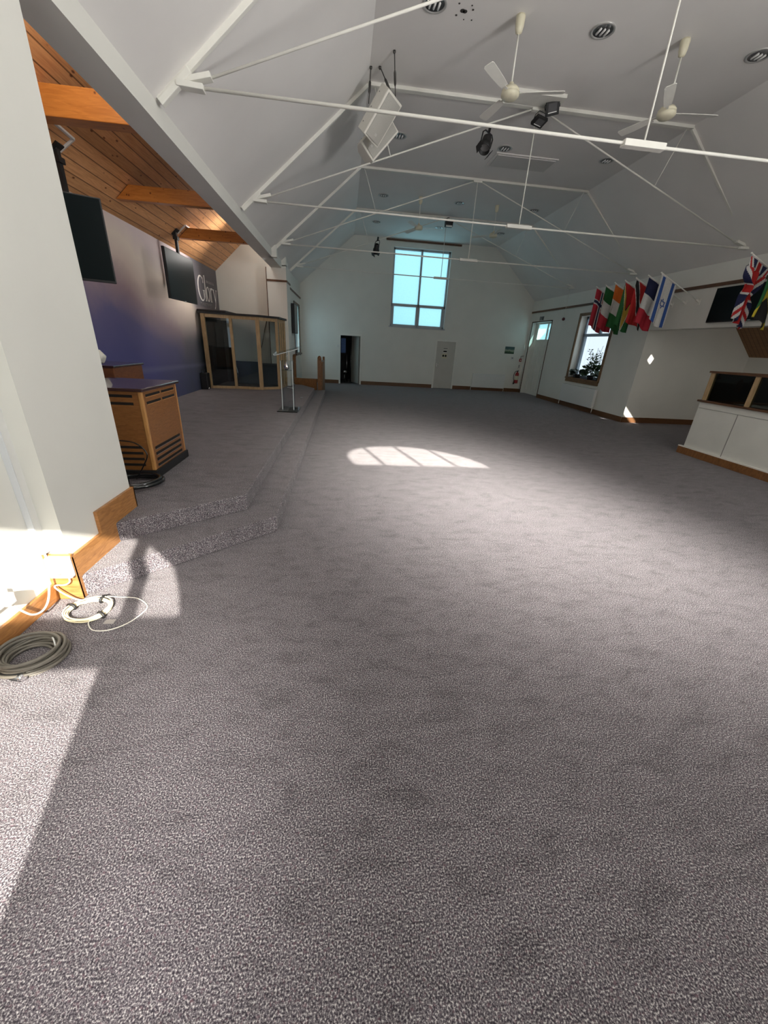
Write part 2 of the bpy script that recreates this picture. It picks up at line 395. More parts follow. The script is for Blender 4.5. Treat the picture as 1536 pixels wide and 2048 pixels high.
mb = MB(); mb.box(-4.0, -2.2, 2.7, 2.9, 0, 5.4); struct(mb.build('wall_stage_near', M_wall))
# pine boarded slope over the stage (rises from the painted wall towards the hall), opening for a rooflight, nearer one added to light the stage
def slope_z(x): return 3.43 + 0.908 * (x - AX)
mb = MB()
def pine_piece(y0, y1, x0, x1):
    mb.prism([(x0, slope_z(x0)), (x1, slope_z(x1)), (x1, slope_z(x1) + 0.15), (x0, slope_z(x0) + 0.15)], 'Y', y0, y1)
pine_piece(2.6, 4.0, AX - 0.2, -1.85); pine_piece(6.6, 10.6, AX - 0.2, -1.85); pine_piece(4.0, 6.6, AX - 0.2, -2.75); pine_piece(4.0, 6.6, -2.2, -1.85); pine_piece(12.9, 13.95, AX - 0.2, -1.85)
pine_piece(10.6, 12.9, AX - 0.2, -2.75); pine_piece(10.6, 12.9, -2.2, -1.85)
o = struct(mb.build('ceiling_stage', M_pine))
mb = MB(); mb.prism([(-2.78, slope_z(-2.78) + 0.06), (-2.17, slope_z(-2.17) + 0.06), (-2.17, slope_z(-2.17) + 0.07), (-2.78, slope_z(-2.78) + 0.07)], 'Y', 10.55, 12.95); mb.prism([(-2.78, slope_z(-2.78) + 0.06), (-2.17, slope_z(-2.17) + 0.06), (-2.17, slope_z(-2.17) + 0.07), (-2.78, slope_z(-2.78) + 0.07)], 'Y', 3.95, 6.65); mb.build('rooflight_fill_pane', M_diff, o)  # far pane closes the rooflight, near pane the added fill opening

# right side
mb = MB()
wall_cells(mb, 'X', XR, XR + 0.32, -1.7, 18.1, 0, 4.3,
           [(1.2, 10.65, -1, 2.45), (12.22, 14.03, 1.0, 2.96), (16.06, 17.74, -1, 2.90)])
struct(mb.build('wall_right', M_wall))
mb = MB(); wall_cells(mb, 'X', XR + 0.05, XR + 0.32, 1.1, 10.8, 4.2, 6.2, []); struct(mb.build('wall_right_upper', M_wall))
mb = MB(); mb.box(XR + 0.04, 12.0, 10.66, 10.85, 0, 6.2); mb.box(XR + 0.003, 8.62, 10.61, 10.655, 0, 2.447); mb.box(8.625, 8.83, 10.64, 10.655, 0, 4.9)
struct(mb.build('wall_recess_far', M_wall))
mb = MB(); mb.box(11.42, 11.7, 1.0, 10.8, 0, 2.1); struct(mb.build('wall_recess_side', M_wall))
mb = MB(); mb.box(XR, 12.0, 0.95, 1.2, 0, 5.0); struct(mb.build('wall_recess_near', M_wall))
def rz(x): return 1.94 + 0.94 * (11.42 - x)
RL = [(9.52, 9.98, 5.03, 5.27), (9.30, 9.42, 6.95, 7.22)]   # narrow rooflights in the recess roof
mb = MB()
def rp(x0, x1, y0, y1):
    mb.prism([(x0, rz(x0)), (x1, rz(x1)), (x1, rz(x1) + 0.04), (x0, rz(x0) + 0.04)], 'Y', y0, y1)
xs = [8.1, 9.30, 9.42, 9.52, 9.98, 11.7]
ys = [0.95, 5.03, 5.27, 6.95, 7.22, 10.85]
for xa, xb in zip(xs, xs[1:]):
    for ya, yb in zip(ys, ys[1:]):
        if any(h[0] <= (xa + xb) / 2 <= h[1] and h[2] <= (ya + yb) / 2 <= h[3] for h in RL): continue
        rp(xa, xb, ya, yb)
struct(mb.build('ceiling_recess', wood('recess_boarding', (0.22, 0.105, 0.04), (0.34, 0.18, 0.075), (10, 0.8, 10), 0.5, planks=0.12, plank_axis='Y')))

# far gable wall
mb = MB()
wall_cells(mb, 'Y', YF, YF + 0.3, -2.2, 8.5, 0, 5.75,
           [(-0.165, 0.675, -1, 1.955), (4.03, 4.86, -1, 1.955), (1.91, 4.25, 2.43, 5.26)])
struct(mb.build('wall_far', M_wall))
# back gable wall behind the viewer: arched central window, arched side window
W1 = [(2.14, 4.48), (2.14, 4.67), (2.17, 4.81), (2.27, 4.96), (2.41, 5.08), (2.58, 5.16), (2.89, 5.24), (3.23, 5.265), (3.57, 5.24), (3.87, 5.15), (4.04, 5.06), (4.18, 4.94), (4.29, 4.78), (4.32, 4.67), (4.32, 4.48)]
W2 = [(-1.86, 2.31), (-1.86, 3.0), (-0.45, 3.0), (-0.33, 2.95), (-0.22, 2.85), (-0.13, 2.70), (-0.06, 2.50), (-0.03, 2.31)]
mb = MB()
wall_cells(mb, 'Y', YB - 0.10, YB, -2.4, 8.6, 0, 5.9, [(2.14, 4.32, 2.5, 5.265), (-1.86, -0.03, 0.5, 3.0), (6.43, 8.0, 0.5, 3.0)])  # right opening added, left one enlarged, for more sun bounce off the floor
mb.prism([(2.14, 5.265)] + W1[1:8], 'Y', YB - 0.10, YB)
mb.prism(W1[7:14] + [(4.32, 5.265)], 'Y', YB - 0.10, YB)
mb.prism(W2[2:] + [(-0.03, 3.0)], 'Y', YB - 0.10, YB)
struct(mb.build('wall_back', M_wall))
# back window frames
mb = MB()
for x in (2.615, 3.21, 3.785): mb.box(x - 0.022, x + 0.022, YB - 0.08, YB - 0.02, 2.5, 5.26)
mb.box(2.14, 4.32, YB - 0.09, YB - 0.01, 4.38, 4.485); mb.box(2.14, 4.32, YB - 0.09, YB + 0.05, 2.44, 2.5)
win = struct(mb.build('window_4', M_white))
mb = MB(); mb.box(2.14, 4.32, YB - 0.055, YB - 0.045, 2.5, 4.38); mb.build('frosted_pane', M_diff, win)
mb = MB()
mb.box(-0.42, -0.33, YB - 0.08, YB - 0.02, 0.5, 2.99); mb.box(-1.86, -0.03, YB - 0.09, YB - 0.01, 2.085, 2.31); mb.box(-1.88, 0.01, YB - 0.09, YB + 0.08, 0.44, 0.5)
win = struct(mb.build('window_5', M_white))
mb = MB(); mb.box(-0.33, -0.03, YB - 0.055, YB - 0.045, 0.5, 2.085); mb.build('frosted_pane', M_diff, win)

mb = MB()
for x in (7.2,): mb.box(x - 0.04, x + 0.04, YB - 0.08, YB - 0.02, 0.5, 3.0)
mb.box(6.43, 8.0, YB - 0.09, YB - 0.01, 2.085, 2.31); mb.box(6.4, 8.03, YB - 0.09, YB + 0.08, 0.44, 0.5)
struct(mb.build('bounce_window', M_white))  # invented window; its sun patch bounces light up to the ceiling

# ceiling: two slopes and a flat crown
mb = MB()
t = 0.16
mb.prism([(XL - 0.1, ZE - 0.084), (KL, ZC), (KR, ZC), (XR + 0.1, ZE - 0.089), (XR + 0.3, ZE + 0.2), (KR + 0.08, ZC + t), (KL - 0.08, ZC + t), (XL - 0.3, ZE + 0.1)], 'Y', YB - 0.3, YF + 0.2)
struct(mb.build('ceiling', M_ceil))

# ---- skirtings
mb = MB()
mb.box(-1.94, -1.92, -1.6, PY0, 0, 0.125)
mb.box(-1.94, -1.766, PY0 - 0.022, PY0, 0, 0.35)
mb.prism([(PY0 - 0.02, 0.0), (PY0 - 0.02, 0.33), (2.70, 0.33), (2.70, 0.50), (PY1 + 0.02, 0.50), (PY1 + 0.02, 0.2), (PY1 - 0.1, 0.0)], 'X', -1.79, -1.766)
mb.box(-2.2, -1.766, PY1, PY1 + 0.02, 0.31, 0.50)
o = struct(mb.build('baseboard_left', M_oak)); bv = o.modifiers.new('b', 'BEVEL'); bv.width = 0.004; bv.segments = 2
mb = MB()
mb.box(XR - 0.02, XR, 10.65, 16.06, 0, 0.15); mb.box(XR - 0.02, XR, 17.74, 17.95, 0, 0.15)
mb.box(XR - 0.02, 8.64, 10.60, 10.62, 0, 0.15); mb.box(8.62, 8.85, 10.625, 10.645, 0, 0.15); mb.box(8.83, 11.42, 10.64, 10.66, 0, 0.15); mb.box(11.40, 11.42, 1.2, 10.66, 0, 0.15)
struct(mb.build('baseboard_right', M_oakd))
mb = MB()
mb.box(-1.82, -0.235, YF - 0.02, YF, 0, 0.15); mb.box(0.745, 3.955, YF - 0.02, YF, 0, 0.15); mb.box(4.935, 8.1, YF - 0.02, YF, 0, 0.15)
struct(mb.build('baseboard_far', M_oakd))
# picture rails
mb = MB()
mb.box(XR - 0.035, XR, 1.2, 17.95, 3.27, 3.335); struct(mb.build('trim_2', M_brown))
mb = MB(); mb.box(XL, XL + 0.03, 13.85, 17.95, 3.20, 3.25); mb.box(-2.27, -1.68, YO - 0.02, 13.86, 3.20, 3.25)
struct(mb.build('trim_3', M_brown))
mb = MB(); mb.box(1.59, 4.63, YF - 0.04, YF, 5.45, 5.51); struct(mb.build('trim_4', M_brown))
mb = MB(); mb.box(-2.275, -2.255, YO - 0.012, YO, 0.3, 3.55); struct(mb.build('trim_5', M_brown))

# ---- far window (frosted lower and upper lights)
mb = MB()
y0, y1 = YF + 0.12, YF + 0.20
mb.box(1.91, 1.98, y0, y1, 2.43, 5.26); mb.box(4.18, 4.25, y0, y1, 2.43, 5.26)
mb.box(1.91, 4.25, y0, y1, 5.19, 5.26); mb.box(1.91, 4.25, y0, y1, 2.43, 2.52)
mb.box(3.045, 3.115, y0, y1, 2.43, 5.26); mb.box(1.91, 4.25, y0, y1, 3.20, 3.30)
mb.box(1.98, 2.05, y0 + .01, y1 - .01, 2.52, 3.2); mb.box(4.11, 4.18, y0 + .01, y1 - .01, 2.52, 3.2); mb.box(3.0, 3.16, y0 + .01, y1 - .01, 2.52, 3.2)
mb.box(1.86, 4.30, YF - 0.03, y1, 2.39, 2.435)
win = struct(mb.build('window_1', M_winframe))
for (xa, xb, za, zb) in ((1.98, 3.045, 3.3, 5.19), (3.115, 4.18, 3.3, 5.19), (2.05, 3.0, 2.52, 3.2), (3.16, 4.11, 2.52, 3.2)):
    mb = MB(); mb.box(xa, xb, y0 + 0.035, y0 + 0.043, za, zb); mb.build('pane', M_frost, win)

# ---- right wall window with brown trim
mb = MB()
wy0, wy1, wz0, wz1 = 12.22, 14.03, 1.0, 2.96
for a, b in ((wy0 - 0.09, wy0), (wy1, wy1 + 0.09)): mb.box(XR - 0.025, XR + 0.01, a, b, wz0 - 0.05, wz1 + 0.09)
mb.box(XR - 0.025, XR + 0.01, wy0, wy1, wz1, wz1 + 0.09)
mb.box(XR - 0.05, XR + 0.30, wy0 - 0.09, wy1 + 0.09, wz0 - 0.05, wz0)
mb.box(XR - 0.03, XR + 0.01, wy0 - 0.07, wy1 + 0.07, wz0 - 0.15, wz0 - 0.05)
win = struct(mb.build('window_2', M_winwood))
mb = MB(); fx0, fx1 = XR + 0.22, XR + 0.28
for a, b in ((wy0, wy0 + 0.08), (wy1 - 0.08, wy1)): mb.box(fx0, fx1, a, b, wz0, wz1)
mb.box(fx0, fx1, wy0, wy1, wz1 - 0.08, wz1); mb.box(fx0, fx1, wy0, wy1, wz0, wz0 + 0.08)
mb.box(fx0, fx1, wy0, wy1, 2.33, 2.42); mb.box(fx0, fx1, 13.06, 13.16, 2.4, wz1); mb.box(fx0 - .02, fx1, wy1 - .16, wy1 - .08, wz0, 2.34)
mb.build('sash', M_winframeR, win)
mb = MB(); mb.box(XR + 0.245, XR + 0.25, wy0 + 0.05, wy1 - 0.05, wz0 + 0.05, wz1 - 0.05); mb.build('pane', M_glass, win)

# ---- left wall far window
mb = MB()
mb.box(XL - 0.20, XL - 0.14, 15.75, 17.40, 1.2, 1.27); mb.box(XL - 0.20, XL - 0.14, 15.75, 17.40, 2.81, 2.88)
mb.box(XL - 0.20, XL - 0.14, 15.75, 15.82, 1.2, 2.88); mb.box(XL - 0.20, XL - 0.14, 17.33, 17.40, 1.2, 2.88); mb.box(XL - 0.19, XL - 0.15, 16.5, 16.57, 1.2, 2.88)
win = struct(mb.build('window_3', M_winframe))
mb = MB(); mb.box(XL - 0.02, XL + 0.025, 17.40, 17.48, 1.1, 2.95); mb.box(XL - 0.02, XL + 0.025, 15.67, 15.75, 1.1, 2.95); mb.box(XL - 0.02, XL + 0.025, 15.67, 17.48, 2.88, 2.95); mb.box(XL - 0.15, XL + 0.07, 15.6, 17.5, 1.14, 1.2)
mb.build('surround', M_brown, win)
mb = MB(); mb.box(XL - 0.175, XL - 0.17, 15.8, 17.36, 1.25, 2.83); mb.build('pane', M_frost, win)

# ---- doors
def door_frame(mb, xa, xb, top, w=0.07):
    mb.box(xa - w, xa, YF - 0.03, YF + 0.12, 0, top + w); mb.box(xb, xb + w, YF - 0.03, YF + 0.12, 0, top + w); mb.box(xa, xb, YF - 0.03, YF + 0.12, top, top + w)
mb = MB(); door_frame(mb, -0.165, 0.675, 1.955); d = struct(mb.build('door_1', M_white))
mb = MB(); M = Matrix.Translation((0.655, YF + 0.13, 0)) @ Matrix.Rotation(math.radians(112), 4, 'Z'); mb.obox(M @ Matrix.Translation((0.39, 0.02, 0.985)), 0.78, 0.04, 1.93)
leaf = mb.build('leaf', M_doorp, d)
mb = MB(); mb.bar(M @ Vector((0.72, 0.03, 1.0)), M @ Vector((0.72, 0.09, 1.0)), 0.02, 0.02); mb.bar(M @ Vector((0.72, 0.09, 1.0)), M @ Vector((0.60, 0.09, 1.0)), 0.02, 0.02); mb.build('handle', M_chrome, leaf)
mb = MB(); door_frame(mb, 4.03, 4.86, 1.955); d = struct(mb.build('door_2', M_white))
mb = MB(); mb.box(4.03, 4.86, YF + 0.01, YF + 0.05, 0.008, 1.955); leaf = mb.build('leaf', M_doorp, d)
mb = MB(); mb.lathe([(0.025, 0), (0.025, 0.008)], n=14, M=Matrix.Translation((4.10, YF + 0.01, 1.0)) @ Matrix.Rotation(PI / 2, 4, 'X')); mb.bar((4.10, YF + 0.005, 1.0), (4.10, YF - 0.04, 1.0), 0.018, 0.018); mb.bar((4.095, YF - 0.04, 1.0), (4.21, YF - 0.04, 1.0), 0.018, 0.018); mb.box(4.085, 4.115, YF - 0.002, YF + 0.01, 0.92, 1.06); mb.build('handle', M_chrome, leaf)
# notices on the door
mb = MB(); mb.box(4.33, 4.55, YF + 0.004, YF + 0.009, 1.655, 1.71); n1 = mb.build('door_notice', M_paper); tag(n1, 'narrow paper strip at top of notices on closed grey door', 'notice')
mb = MB(); mb.box(4.34, 4.53, YF + 0.003, YF + 0.004, 1.67, 1.695); mb.build('print_line', M_black, n1)
mb = MB(); mb.box(4.33, 4.52, YF + 0.004, YF + 0.009, 1.50, 1.61); n1 = mb.build('door_notice', M_paper); tag(n1, 'white notice with dark block between the strip and the cream notice on grey door', 'notice')
mb = MB(); mb.box(4.345, 4.505, YF + 0.003, YF + 0.004, 1.53, 1.59); mb.build('print_block', M_slot, n1)
mb = MB(); mb.box(4.30, 4.53, YF + 0.004, YF + 0.009, 1.27, 1.47); n1 = mb.build('door_notice', M_yellow); tag(n1, 'cream notice with two dark roundels on closed grey door', 'notice')
mb = MB()
for x in (4.36, 4.47): mb.lathe([(0.045, 0), (0.045, 0.002)], n=16, M=Matrix.Translation((x, YF + 0.004, 1.38)) @ Matrix.Rotation(PI / 2, 4, 'X'))
mb.build('roundel', M_slot, n1)
# side door in the right wall, deep reveal, fanlight of two panes
mb = MB(); dx = XR + 0.20
mb.box(dx - 0.02, dx + 0.06, 16.06, 16.12, 0, 2.9); mb.box(dx - 0.02, dx + 0.06, 17.68, 17.74, 0, 2.9); mb.box(dx - 0.02, dx + 0.06, 16.06, 17.74, 2.84, 2.9)
mb.box(dx - 0.02, dx + 0.06, 16.06, 17.74, 2.15, 2.25); mb.box(dx - 0.01, dx + 0.05, 16.62, 16.72, 2.2, 2.88)
mb.box(dx - 0.01, dx + 0.05, 16.12, 16.2, 2.25, 2.84); mb.box(dx - 0.01, dx + 0.05, 17.5, 17.68, 2.25, 2.84)
d = struct(mb.build('door_3', M_white))
mb = MB(); mb.box(dx + 0.015, dx + 0.02, 16.15, 17.62, 2.2, 2.86); mb.build('pane', M_frost, d)
mb = MB(); mb.box(dx, dx + 0.05, 16.12, 17.68, 0.01, 2.15); 
for ya, yb in ((16.12, 16.22), (16.62, 16.70), (17.08, 17.16), (17.56, 17.68)): mb.box(dx - 0.018, dx, ya, yb, 0.01, 2.15)
for za, zb in ((0.01, 0.2), (0.88, 0.98), (2.03, 2.15)): mb.box(dx - 0.016, dx, 16.12, 17.68, za, zb)
leaf = mb.build('leaf', M_white, d)
mb = MB(); mb.bar((dx - 0.02, 16.3, 1.05), (dx - 0.06, 16.3, 1.05), 0.02, 0.02); mb.bar((dx - 0.06, 16.29, 1.05), (dx - 0.06, 16.42, 1.05), 0.02, 0.02); mb.build('handle', M_chrome, leaf)
mb = MB(); mb.box(XR - 0.012, XR + 0.01, 16.02, 16.06, 0, 2.94); mb.box(XR - 0.012, XR + 0.01, 17.74, 17.78, 0, 2.94); mb.box(XR - 0.012, XR + 0.01, 16.02, 17.78, 2.9, 2.94)
struct(mb.build('trim_6', M_brown))
# dark store room behind the open doorway
mb = MB(); mb.box(-1.3, -1.2, YF + 0.3, 20.4, 0, 2.6); mb.box(1.6, 1.7, YF + 0.3, 20.4, 0, 2.6); mb.box(-1.3, 1.7, 20.3, 20.4, 0, 2.6); mb.box(-1.3, 1.7, YF + 0.3, 20.4, 2.5, 2.6); mb.box(-1.3, 1.7, YF + 0.3, 20.4, -0.1, 0.0)
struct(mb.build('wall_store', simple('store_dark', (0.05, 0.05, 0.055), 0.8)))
# exterior slabs behind door 2 to close the wall
mb = MB(); mb.box(3.9, 5.0, YF + 0.28, YF + 0.34, -0.1, 2.1); struct(mb.build('wall_behind_door', M_wall))

# ------------------------------------------------------------------ ROOF TRUSSES
TY = [5.12, 8.38, 11.58, 14.71]
TL = ['white steel roof truss closest to the camera, crossing in front of the hung speakers',
      'white steel roof truss carrying the black floodlights, second from the camera',
      'white steel roof truss third from camera, just past the square ceiling hatch',
      'white steel roof truss closest to the tall end window, smallest in view']
T0 = thing('roof_truss', TL[0], 'roof truss', (XC, TY[0], 3.73), group='tie rod trusses across the hall roof')
def P(x, z, y=0): return (x - XC, y, z - 3.73)
for sgn in (-1, 1):
    def Q(x, z, y=0): return P(XC + sgn * (XC - x), z, y)
    sl = (Vector(Q(KL, ZC)) - Vector(Q(-1.82, ZE))).normalized(); nrm = Vector((sl.z, 0, -sl.x)) if sgn < 0 else Vector((-sl.z, 0, sl.x))
    if nrm.z > 0: nrm = -nrm
    a = Vector(Q(-1.80, ZE + 0.01)) + nrm * 0.02; b = Vector(Q(KL, ZC)) + nrm * 0.02
    MB().bar(a, b, 0.055, 0.05, up=(0, 1, 0), bev=0.006).build('rafter_bar', M_white, T0)
    mb = MB(); c = Vector(Q(-1.50, 4.0)) + nrm * 0.04
    mb.bar(Vector(Q(-1.80, ZE + 0.01)) + nrm * 0.04, c, 0.06, 0.07, up=(0, 1, 0), bev=0.01)
    mb.bar(Q(-1.60, 3.862), Q(-1.36, 3.852), 0.045, 0.10, up=(0, 1, 0), bev=0.006)
    mb.bar(Q(-1.52, 3.905, 0.03), Q(-1.29, 3.96, 0.03), 0.045, 0.10, up=(0, 1, 0), bev=0.006)
    mb.build('bracket', M_white, T0)
    mb = MB(); mb.tube([Q(-1.31, 3.95, 0.04), Q(XC - 0.05, 5.49, 0.0)], 0.013, 8); mb.build('diagonal_rod', M_white, T0)
    mb = MB(); mb.tube([Q(KL + 0.1, 5.50), Q(0.74, 4.66, 0.01)], 0.0075, 6); mb.build('strut_rod', M_white, T0)
MB().bar(P(KL, ZC - 0.02), P(KR, ZC - 0.02), 0.10, 0.05, up=(0, 0, 1), bev=0.006).build('ceiling_bar', M_white, T0)
MB().tube([P(-1.36, 3.856), P(XC, 3.845), P(2 * XC + 1.36, 3.856)], 0.0155, 10).build('tie_rod', M_white, T0)
MB().box(-0.24, 0.24, -0.045, 0.045, 3.815 - 3.73, 3.875 - 3.73, 0.008).build('turnbuckle', M_white, T0)
MB().tube([P(XC, 3.87), P(XC, 5.5)], 0.010, 8).build('hanger_rod', M_white, T0)
MB().obox(Matrix.Translation(P(XC, 5.48)), 0.22, 0.08, 0.05, 0.008).build('apex_plate', M_white, T0)
for y, l in zip(TY[1:], TL[1:]):
    t = copy_tree(T0); t.location.y = y; t['label'] = l

# ------------------------------------------------------------------ CEILING FIXTURES
LX = [1.04, 3.23, 5.47]; LY = [6.66, 9.93, 13.34, 15.96]
LB = {}
rows = ['in the row closest to the camera', 'in the row by the ceiling hatch', 'in the row by the distant fans', 'in the row by the end window']
colsn = ['on the stage side', 'along the middle of the ceiling', 'on the flags side']
L0 = thing('recessed_downlight', '', 'downlight', (0, 0, ZC), group='recessed downlights in the flat ceiling')
mb = MB(); mb.lathe([(0.150, 0.0), (0.152, -0.008), (0.140, -0.014), (0.122, -0.010), (0.118, 0.0)], n=36, cap=False); mb.build('bezel', simple('bezel_grey', (0.50, 0.495, 0.48), 0.35, metal=0.3), L0)
mb = MB(); mb.lathe([(0.122, -0.006), (0.11, -0.004), (0.06, -0.001), (0.0005, -0.0005)], n=36, cap=False); mb.build('reflector', simple('reflector_dark', (0.27, 0.27, 0.275), 0.25, metal=0.85), L0)
for k in range(3):
    mb = MB(); x = -0.055 + 0.055 * k
    mb.tube([(x, -0.055, -0.012), (x, -0.05, -0.018), (x, 0.05, -0.018), (x, 0.055, -0.012)], [0.006, 0.013, 0.013, 0.006], 10); mb.build('lamp_tube', M_lampglass, L0)
first = True
for j, y in enumerate(LY):
    for i, x in enumerate(LX):
        t = L0 if first else copy_tree(L0); first = False
        t.location = (x, y, ZC); t.rotation_euler = (0, 0, 0.06)
        t['label'] = f'recessed round downlight, {colsn[i]}, {rows[j]}'

# ceiling fans
def make_fan():
    F = thing('ceiling_fan', '', 'ceiling fan', (0, 0, ZC), group='white three blade ceiling fans')
    mb = MB(); mb.lathe([(0.055, 0), (0.058, -0.02), (0.052, -0.10), (0.040, -0.15), (0.016, -0.165)], n=20); mb.build('canopy', M_cream, F)
    mb = MB(); mb.tube([(0, 0, -0.16), (0, 0, -0.64)], 0.011, 10); mb.build('down_rod', M_white, F)
    mb = MB(); mb.lathe([(0.014, -0.60), (0.03, -0.61), (0.032, -0.645), (0.085, -0.655), (0.112, -0.685), (0.112, -0.70), (0.108, -0.71), (0.118, -0.715), (0.115, -0.74), (0.09, -0.765), (0.03, -0.775)], n=28); mb.build('motor', M_cream, F)
    for a in (103, 226, 345):
        R_ = Matrix.Rotation(math.radians(a), 4, 'Z')
        mb = MB(); Mx = R_ @ Matrix.Translation((0.41, 0, -0.715)) @ Matrix.Rotation(math.radians(12), 4, 'X')
        b = bmesh.new()
        prof = [(-0.22, 0.042), (-0.1, 0.052), (0.1, 0.060), (0.25, 0.062), (0.27, 0.045)]
        up = []; lo = []
        for z in (0.003, -0.003):
            up.append([b.verts.new((x, w, z)) for x, w in prof] + [b.verts.new((x, -w, z)) for x, w in prof[::-1]])
        n = len(up[0]); b.faces.new(up[0]); b.faces.new(up[1][::-1])
        for k in range(n): b.faces.new((up[0][k], up[1][k], up[1][(k + 1) % n], up[0][(k + 1) % n]))
        mb._add(b, 0, Mx)
        bl = mb.build('blade', M_white, F)
        mb = MB(); mb.bar(R_ @ Vector((0.10, 0, -0.715)), R_ @ Vector((0.26, 0, -0.712)), 0.03, 0.006); mb.build('blade_iron', M_white, bl)
    return F
F0 = make_fan(); FP = [(2.125, 6.635, 'white three blade ceiling fan hanging beside the black floodlights', 0), (4.34, 6.60, 'white three blade ceiling fan on the flags side of the hall, nearest the camera', 8), (2.08, 13.20, 'distant white ceiling fan whose blades stand bright above the tall window', 12), (4.32, 13.24, 'distant white ceiling fan on the flags side of the tall end window', 40)]
for k, (x, y, l, a) in enumerate(FP):
    t = F0 if k == 0 else copy_tree(F0); t.location = (x, y, ZC); t['label'] = l; t.rotation_euler = (0, 0, math.radians(a))

# access hatch
mb = MB(); mb.box(3.18, 4.46, 10.17, 10.72, ZC - 0.035, ZC); o = mb.build('ceiling_hatch', M_hatch); tag(o, 'flat rectangular access hatch set in the ceiling', 'hatch')
mb = MB(); mb.box(3.13, 4.51, 10.12, 10.17, ZC - 0.02, ZC); mb.box(3.13, 4.51, 10.72, 10.77, ZC - 0.02, ZC); mb.box(3.13, 3.18, 10.17, 10.72, ZC - 0.02, ZC); mb.box(4.46, 4.51, 10.17, 10.72, ZC - 0.02, ZC); mb.build('frame', M_ceil, o)
# old fixing holes left in the plaster
mb = MB()
for (x, y, r) in ((1.40, 6.70, 0.032), (1.43, 6.705, 0.03), (1.34, 6.78, 0.014), (1.52, 6.66, 0.014), (1.33, 6.60, 0.012), (1.55, 6.82, 0.01), (1.45, 6.83, 0.008), (1.49, 6.60, 0.01)):
    mb.lathe([(r, 0), (r * 0.9, -0.003)], (x, y), 12)
o = mb.build('plaster_hole', M_dirt, off=(0, 0, -ZC + 0.001)); o['kind'] = 'structure'

# hung loudspeakers (two cabinets splayed in one cluster)
def speaker(name, label, Mx, group):
    T = thing(name, label, 'loudspeaker', Mx.to_translation(), Mx.to_euler(), group)
    w, d, h = 0.33, 0.353, 0.615
    mb = MB(); 
    poly = [(-w / 2, -d / 2 + 0.01), (w / 2, -d / 2 + 0.01), (w / 2, d / 2 - 0.14), (w / 2 - 0.08, d / 2), (-w / 2 + 0.08, d / 2), (-w / 2, d / 2 - 0.14)]
    mb.prism(poly, 'Z', -h / 2, h / 2); c = mb.build('cabinet', M_spk, T); bv = c.modifiers.new('b', 'BEVEL'); bv.width = 0.016; bv.segments = 3
    mb = MB()
    N = 12
    for r in range(2):
        pass
    rows_ = []
    for k in range(N + 1):
        x = -w / 2 + 0.028 + (w - 0.056) * k / N
        bulge = 0.018 * math.sin(PI * k / N)
        rows_.append([mb.bm.verts.new((x, -d / 2 - bulge, -h / 2 + 0.03)), mb.bm.verts.new((x, -d / 2 - bulge, h / 2 - 0.03)), mb.bm.verts.new((x, -d / 2 + 0.02, h / 2 - 0.03)), mb.bm.verts.new((x, -d / 2 + 0.02, -h / 2 + 0.03))])
    for A, B in zip(rows_, rows_[1:]):
        for q in range(4):
            mb.bm.faces.new((A[q], A[(q + 1) % 4], B[(q + 1) % 4], B[q]))
    mb.bm.faces.new(rows_[0]); mb.bm.faces.new(rows_[-1][::-1])
    mb.build('grille', M_grille, T)
    mb = MB()
    for (x0, x1, z0, z1) in ((-0.015, 0.015, -0.012, -0.008), (-0.015, 0.015, 0.008, 0.012), (-0.015, -0.011, -0.012, 0.012), (0.011, 0.015, -0.012, 0.004)):
        mb.box(x0, x1, -d / 2 - 0.021, -d / 2 - 0.015, z0 - 0.20, z1 - 0.20)
    mb.build('badge', M_letter, T)
    mb = MB()
    for z in (-0.2, 0.0, 0.2):
        mb.lathe([(0.011, 0), (0.009, 0.004)], n=10, M=Matrix.Translation((-w / 2 - 0.001, 0.0, z)) @ Matrix.Rotation(-PI / 2, 4, 'Y'))
    mb.build('fixing_cap', M_groove, T)
    return T
R1 = Matrix(((0.707, -0.42, 0.569), (0.658, 0.685, -0.312), (-0.258, 0.595, 0.761)))
M1 = Matrix.Translation((0.48, 7.931, 4.977)) @ R1.to_4x4()
speaker('hung_loudspeaker', 'white loudspeaker with grey grille facing the camera, hung on chains', M1, 'hung loudspeaker cluster')
M2 = Matrix.Translation((0.475, 8.17, 4.69)) @ (R1 @ Euler((0, 0, math.radians(-68))).to_matrix()).to_4x4()
M2 = Matrix.Translation((0.498, 8.428, 4.867)) @ Matrix(((0.695, -0.243, 0.677), (0.241, 0.965, 0.1), (-0.677, 0.094, 0.73))).to_4x4()
speaker('hung_loudspeaker', 'white loudspeaker hung below and behind its grilled neighbour, mostly its pale casing showing', M2, 'hung loudspeaker cluster')
def chain(label, a, b):
    a = Vector(a); b = Vector(b); mb = MB(); n = 9
    pts = [a.lerp(b, k / 10) for k in range(11)]
    mb.tube(pts, 0.007, 6)
    o = mb.build('speaker_chain', M_chain); tag(o, label, 'chain', 'chains holding the loudspeakers')
    mb = MB(); mid = a.lerp(b, 0.55); d = (b - a).normalized()
    mb.tube([mid - d * 0.09, mid - d * 0.06, mid + d * 0.06, mid + d * 0.09], [0.006, 0.018, 0.018, 0.006], 8); mb.build('turnbuckle', M_chain, o)
    mb = MB(); mb.lathe([(0.02, 0.0), (0.02, -0.02), (0.008, -0.035)], (a.x, a.y), 10); m = mb.build('ceiling_hook', M_chain, o, off=(0, 0, -a.z))
    return o
tl = M1 @ Vector((-0.13, 0.13, 0.30)); tr_ = M1 @ Vector((0.12, 0.0, 0.30)); ll = M1 @ Vector((-0.16, 0.10, 0.0))
chain('dark chain on the stage side of the hung loudspeakers', (0.347, 7.976, ZC), ll)
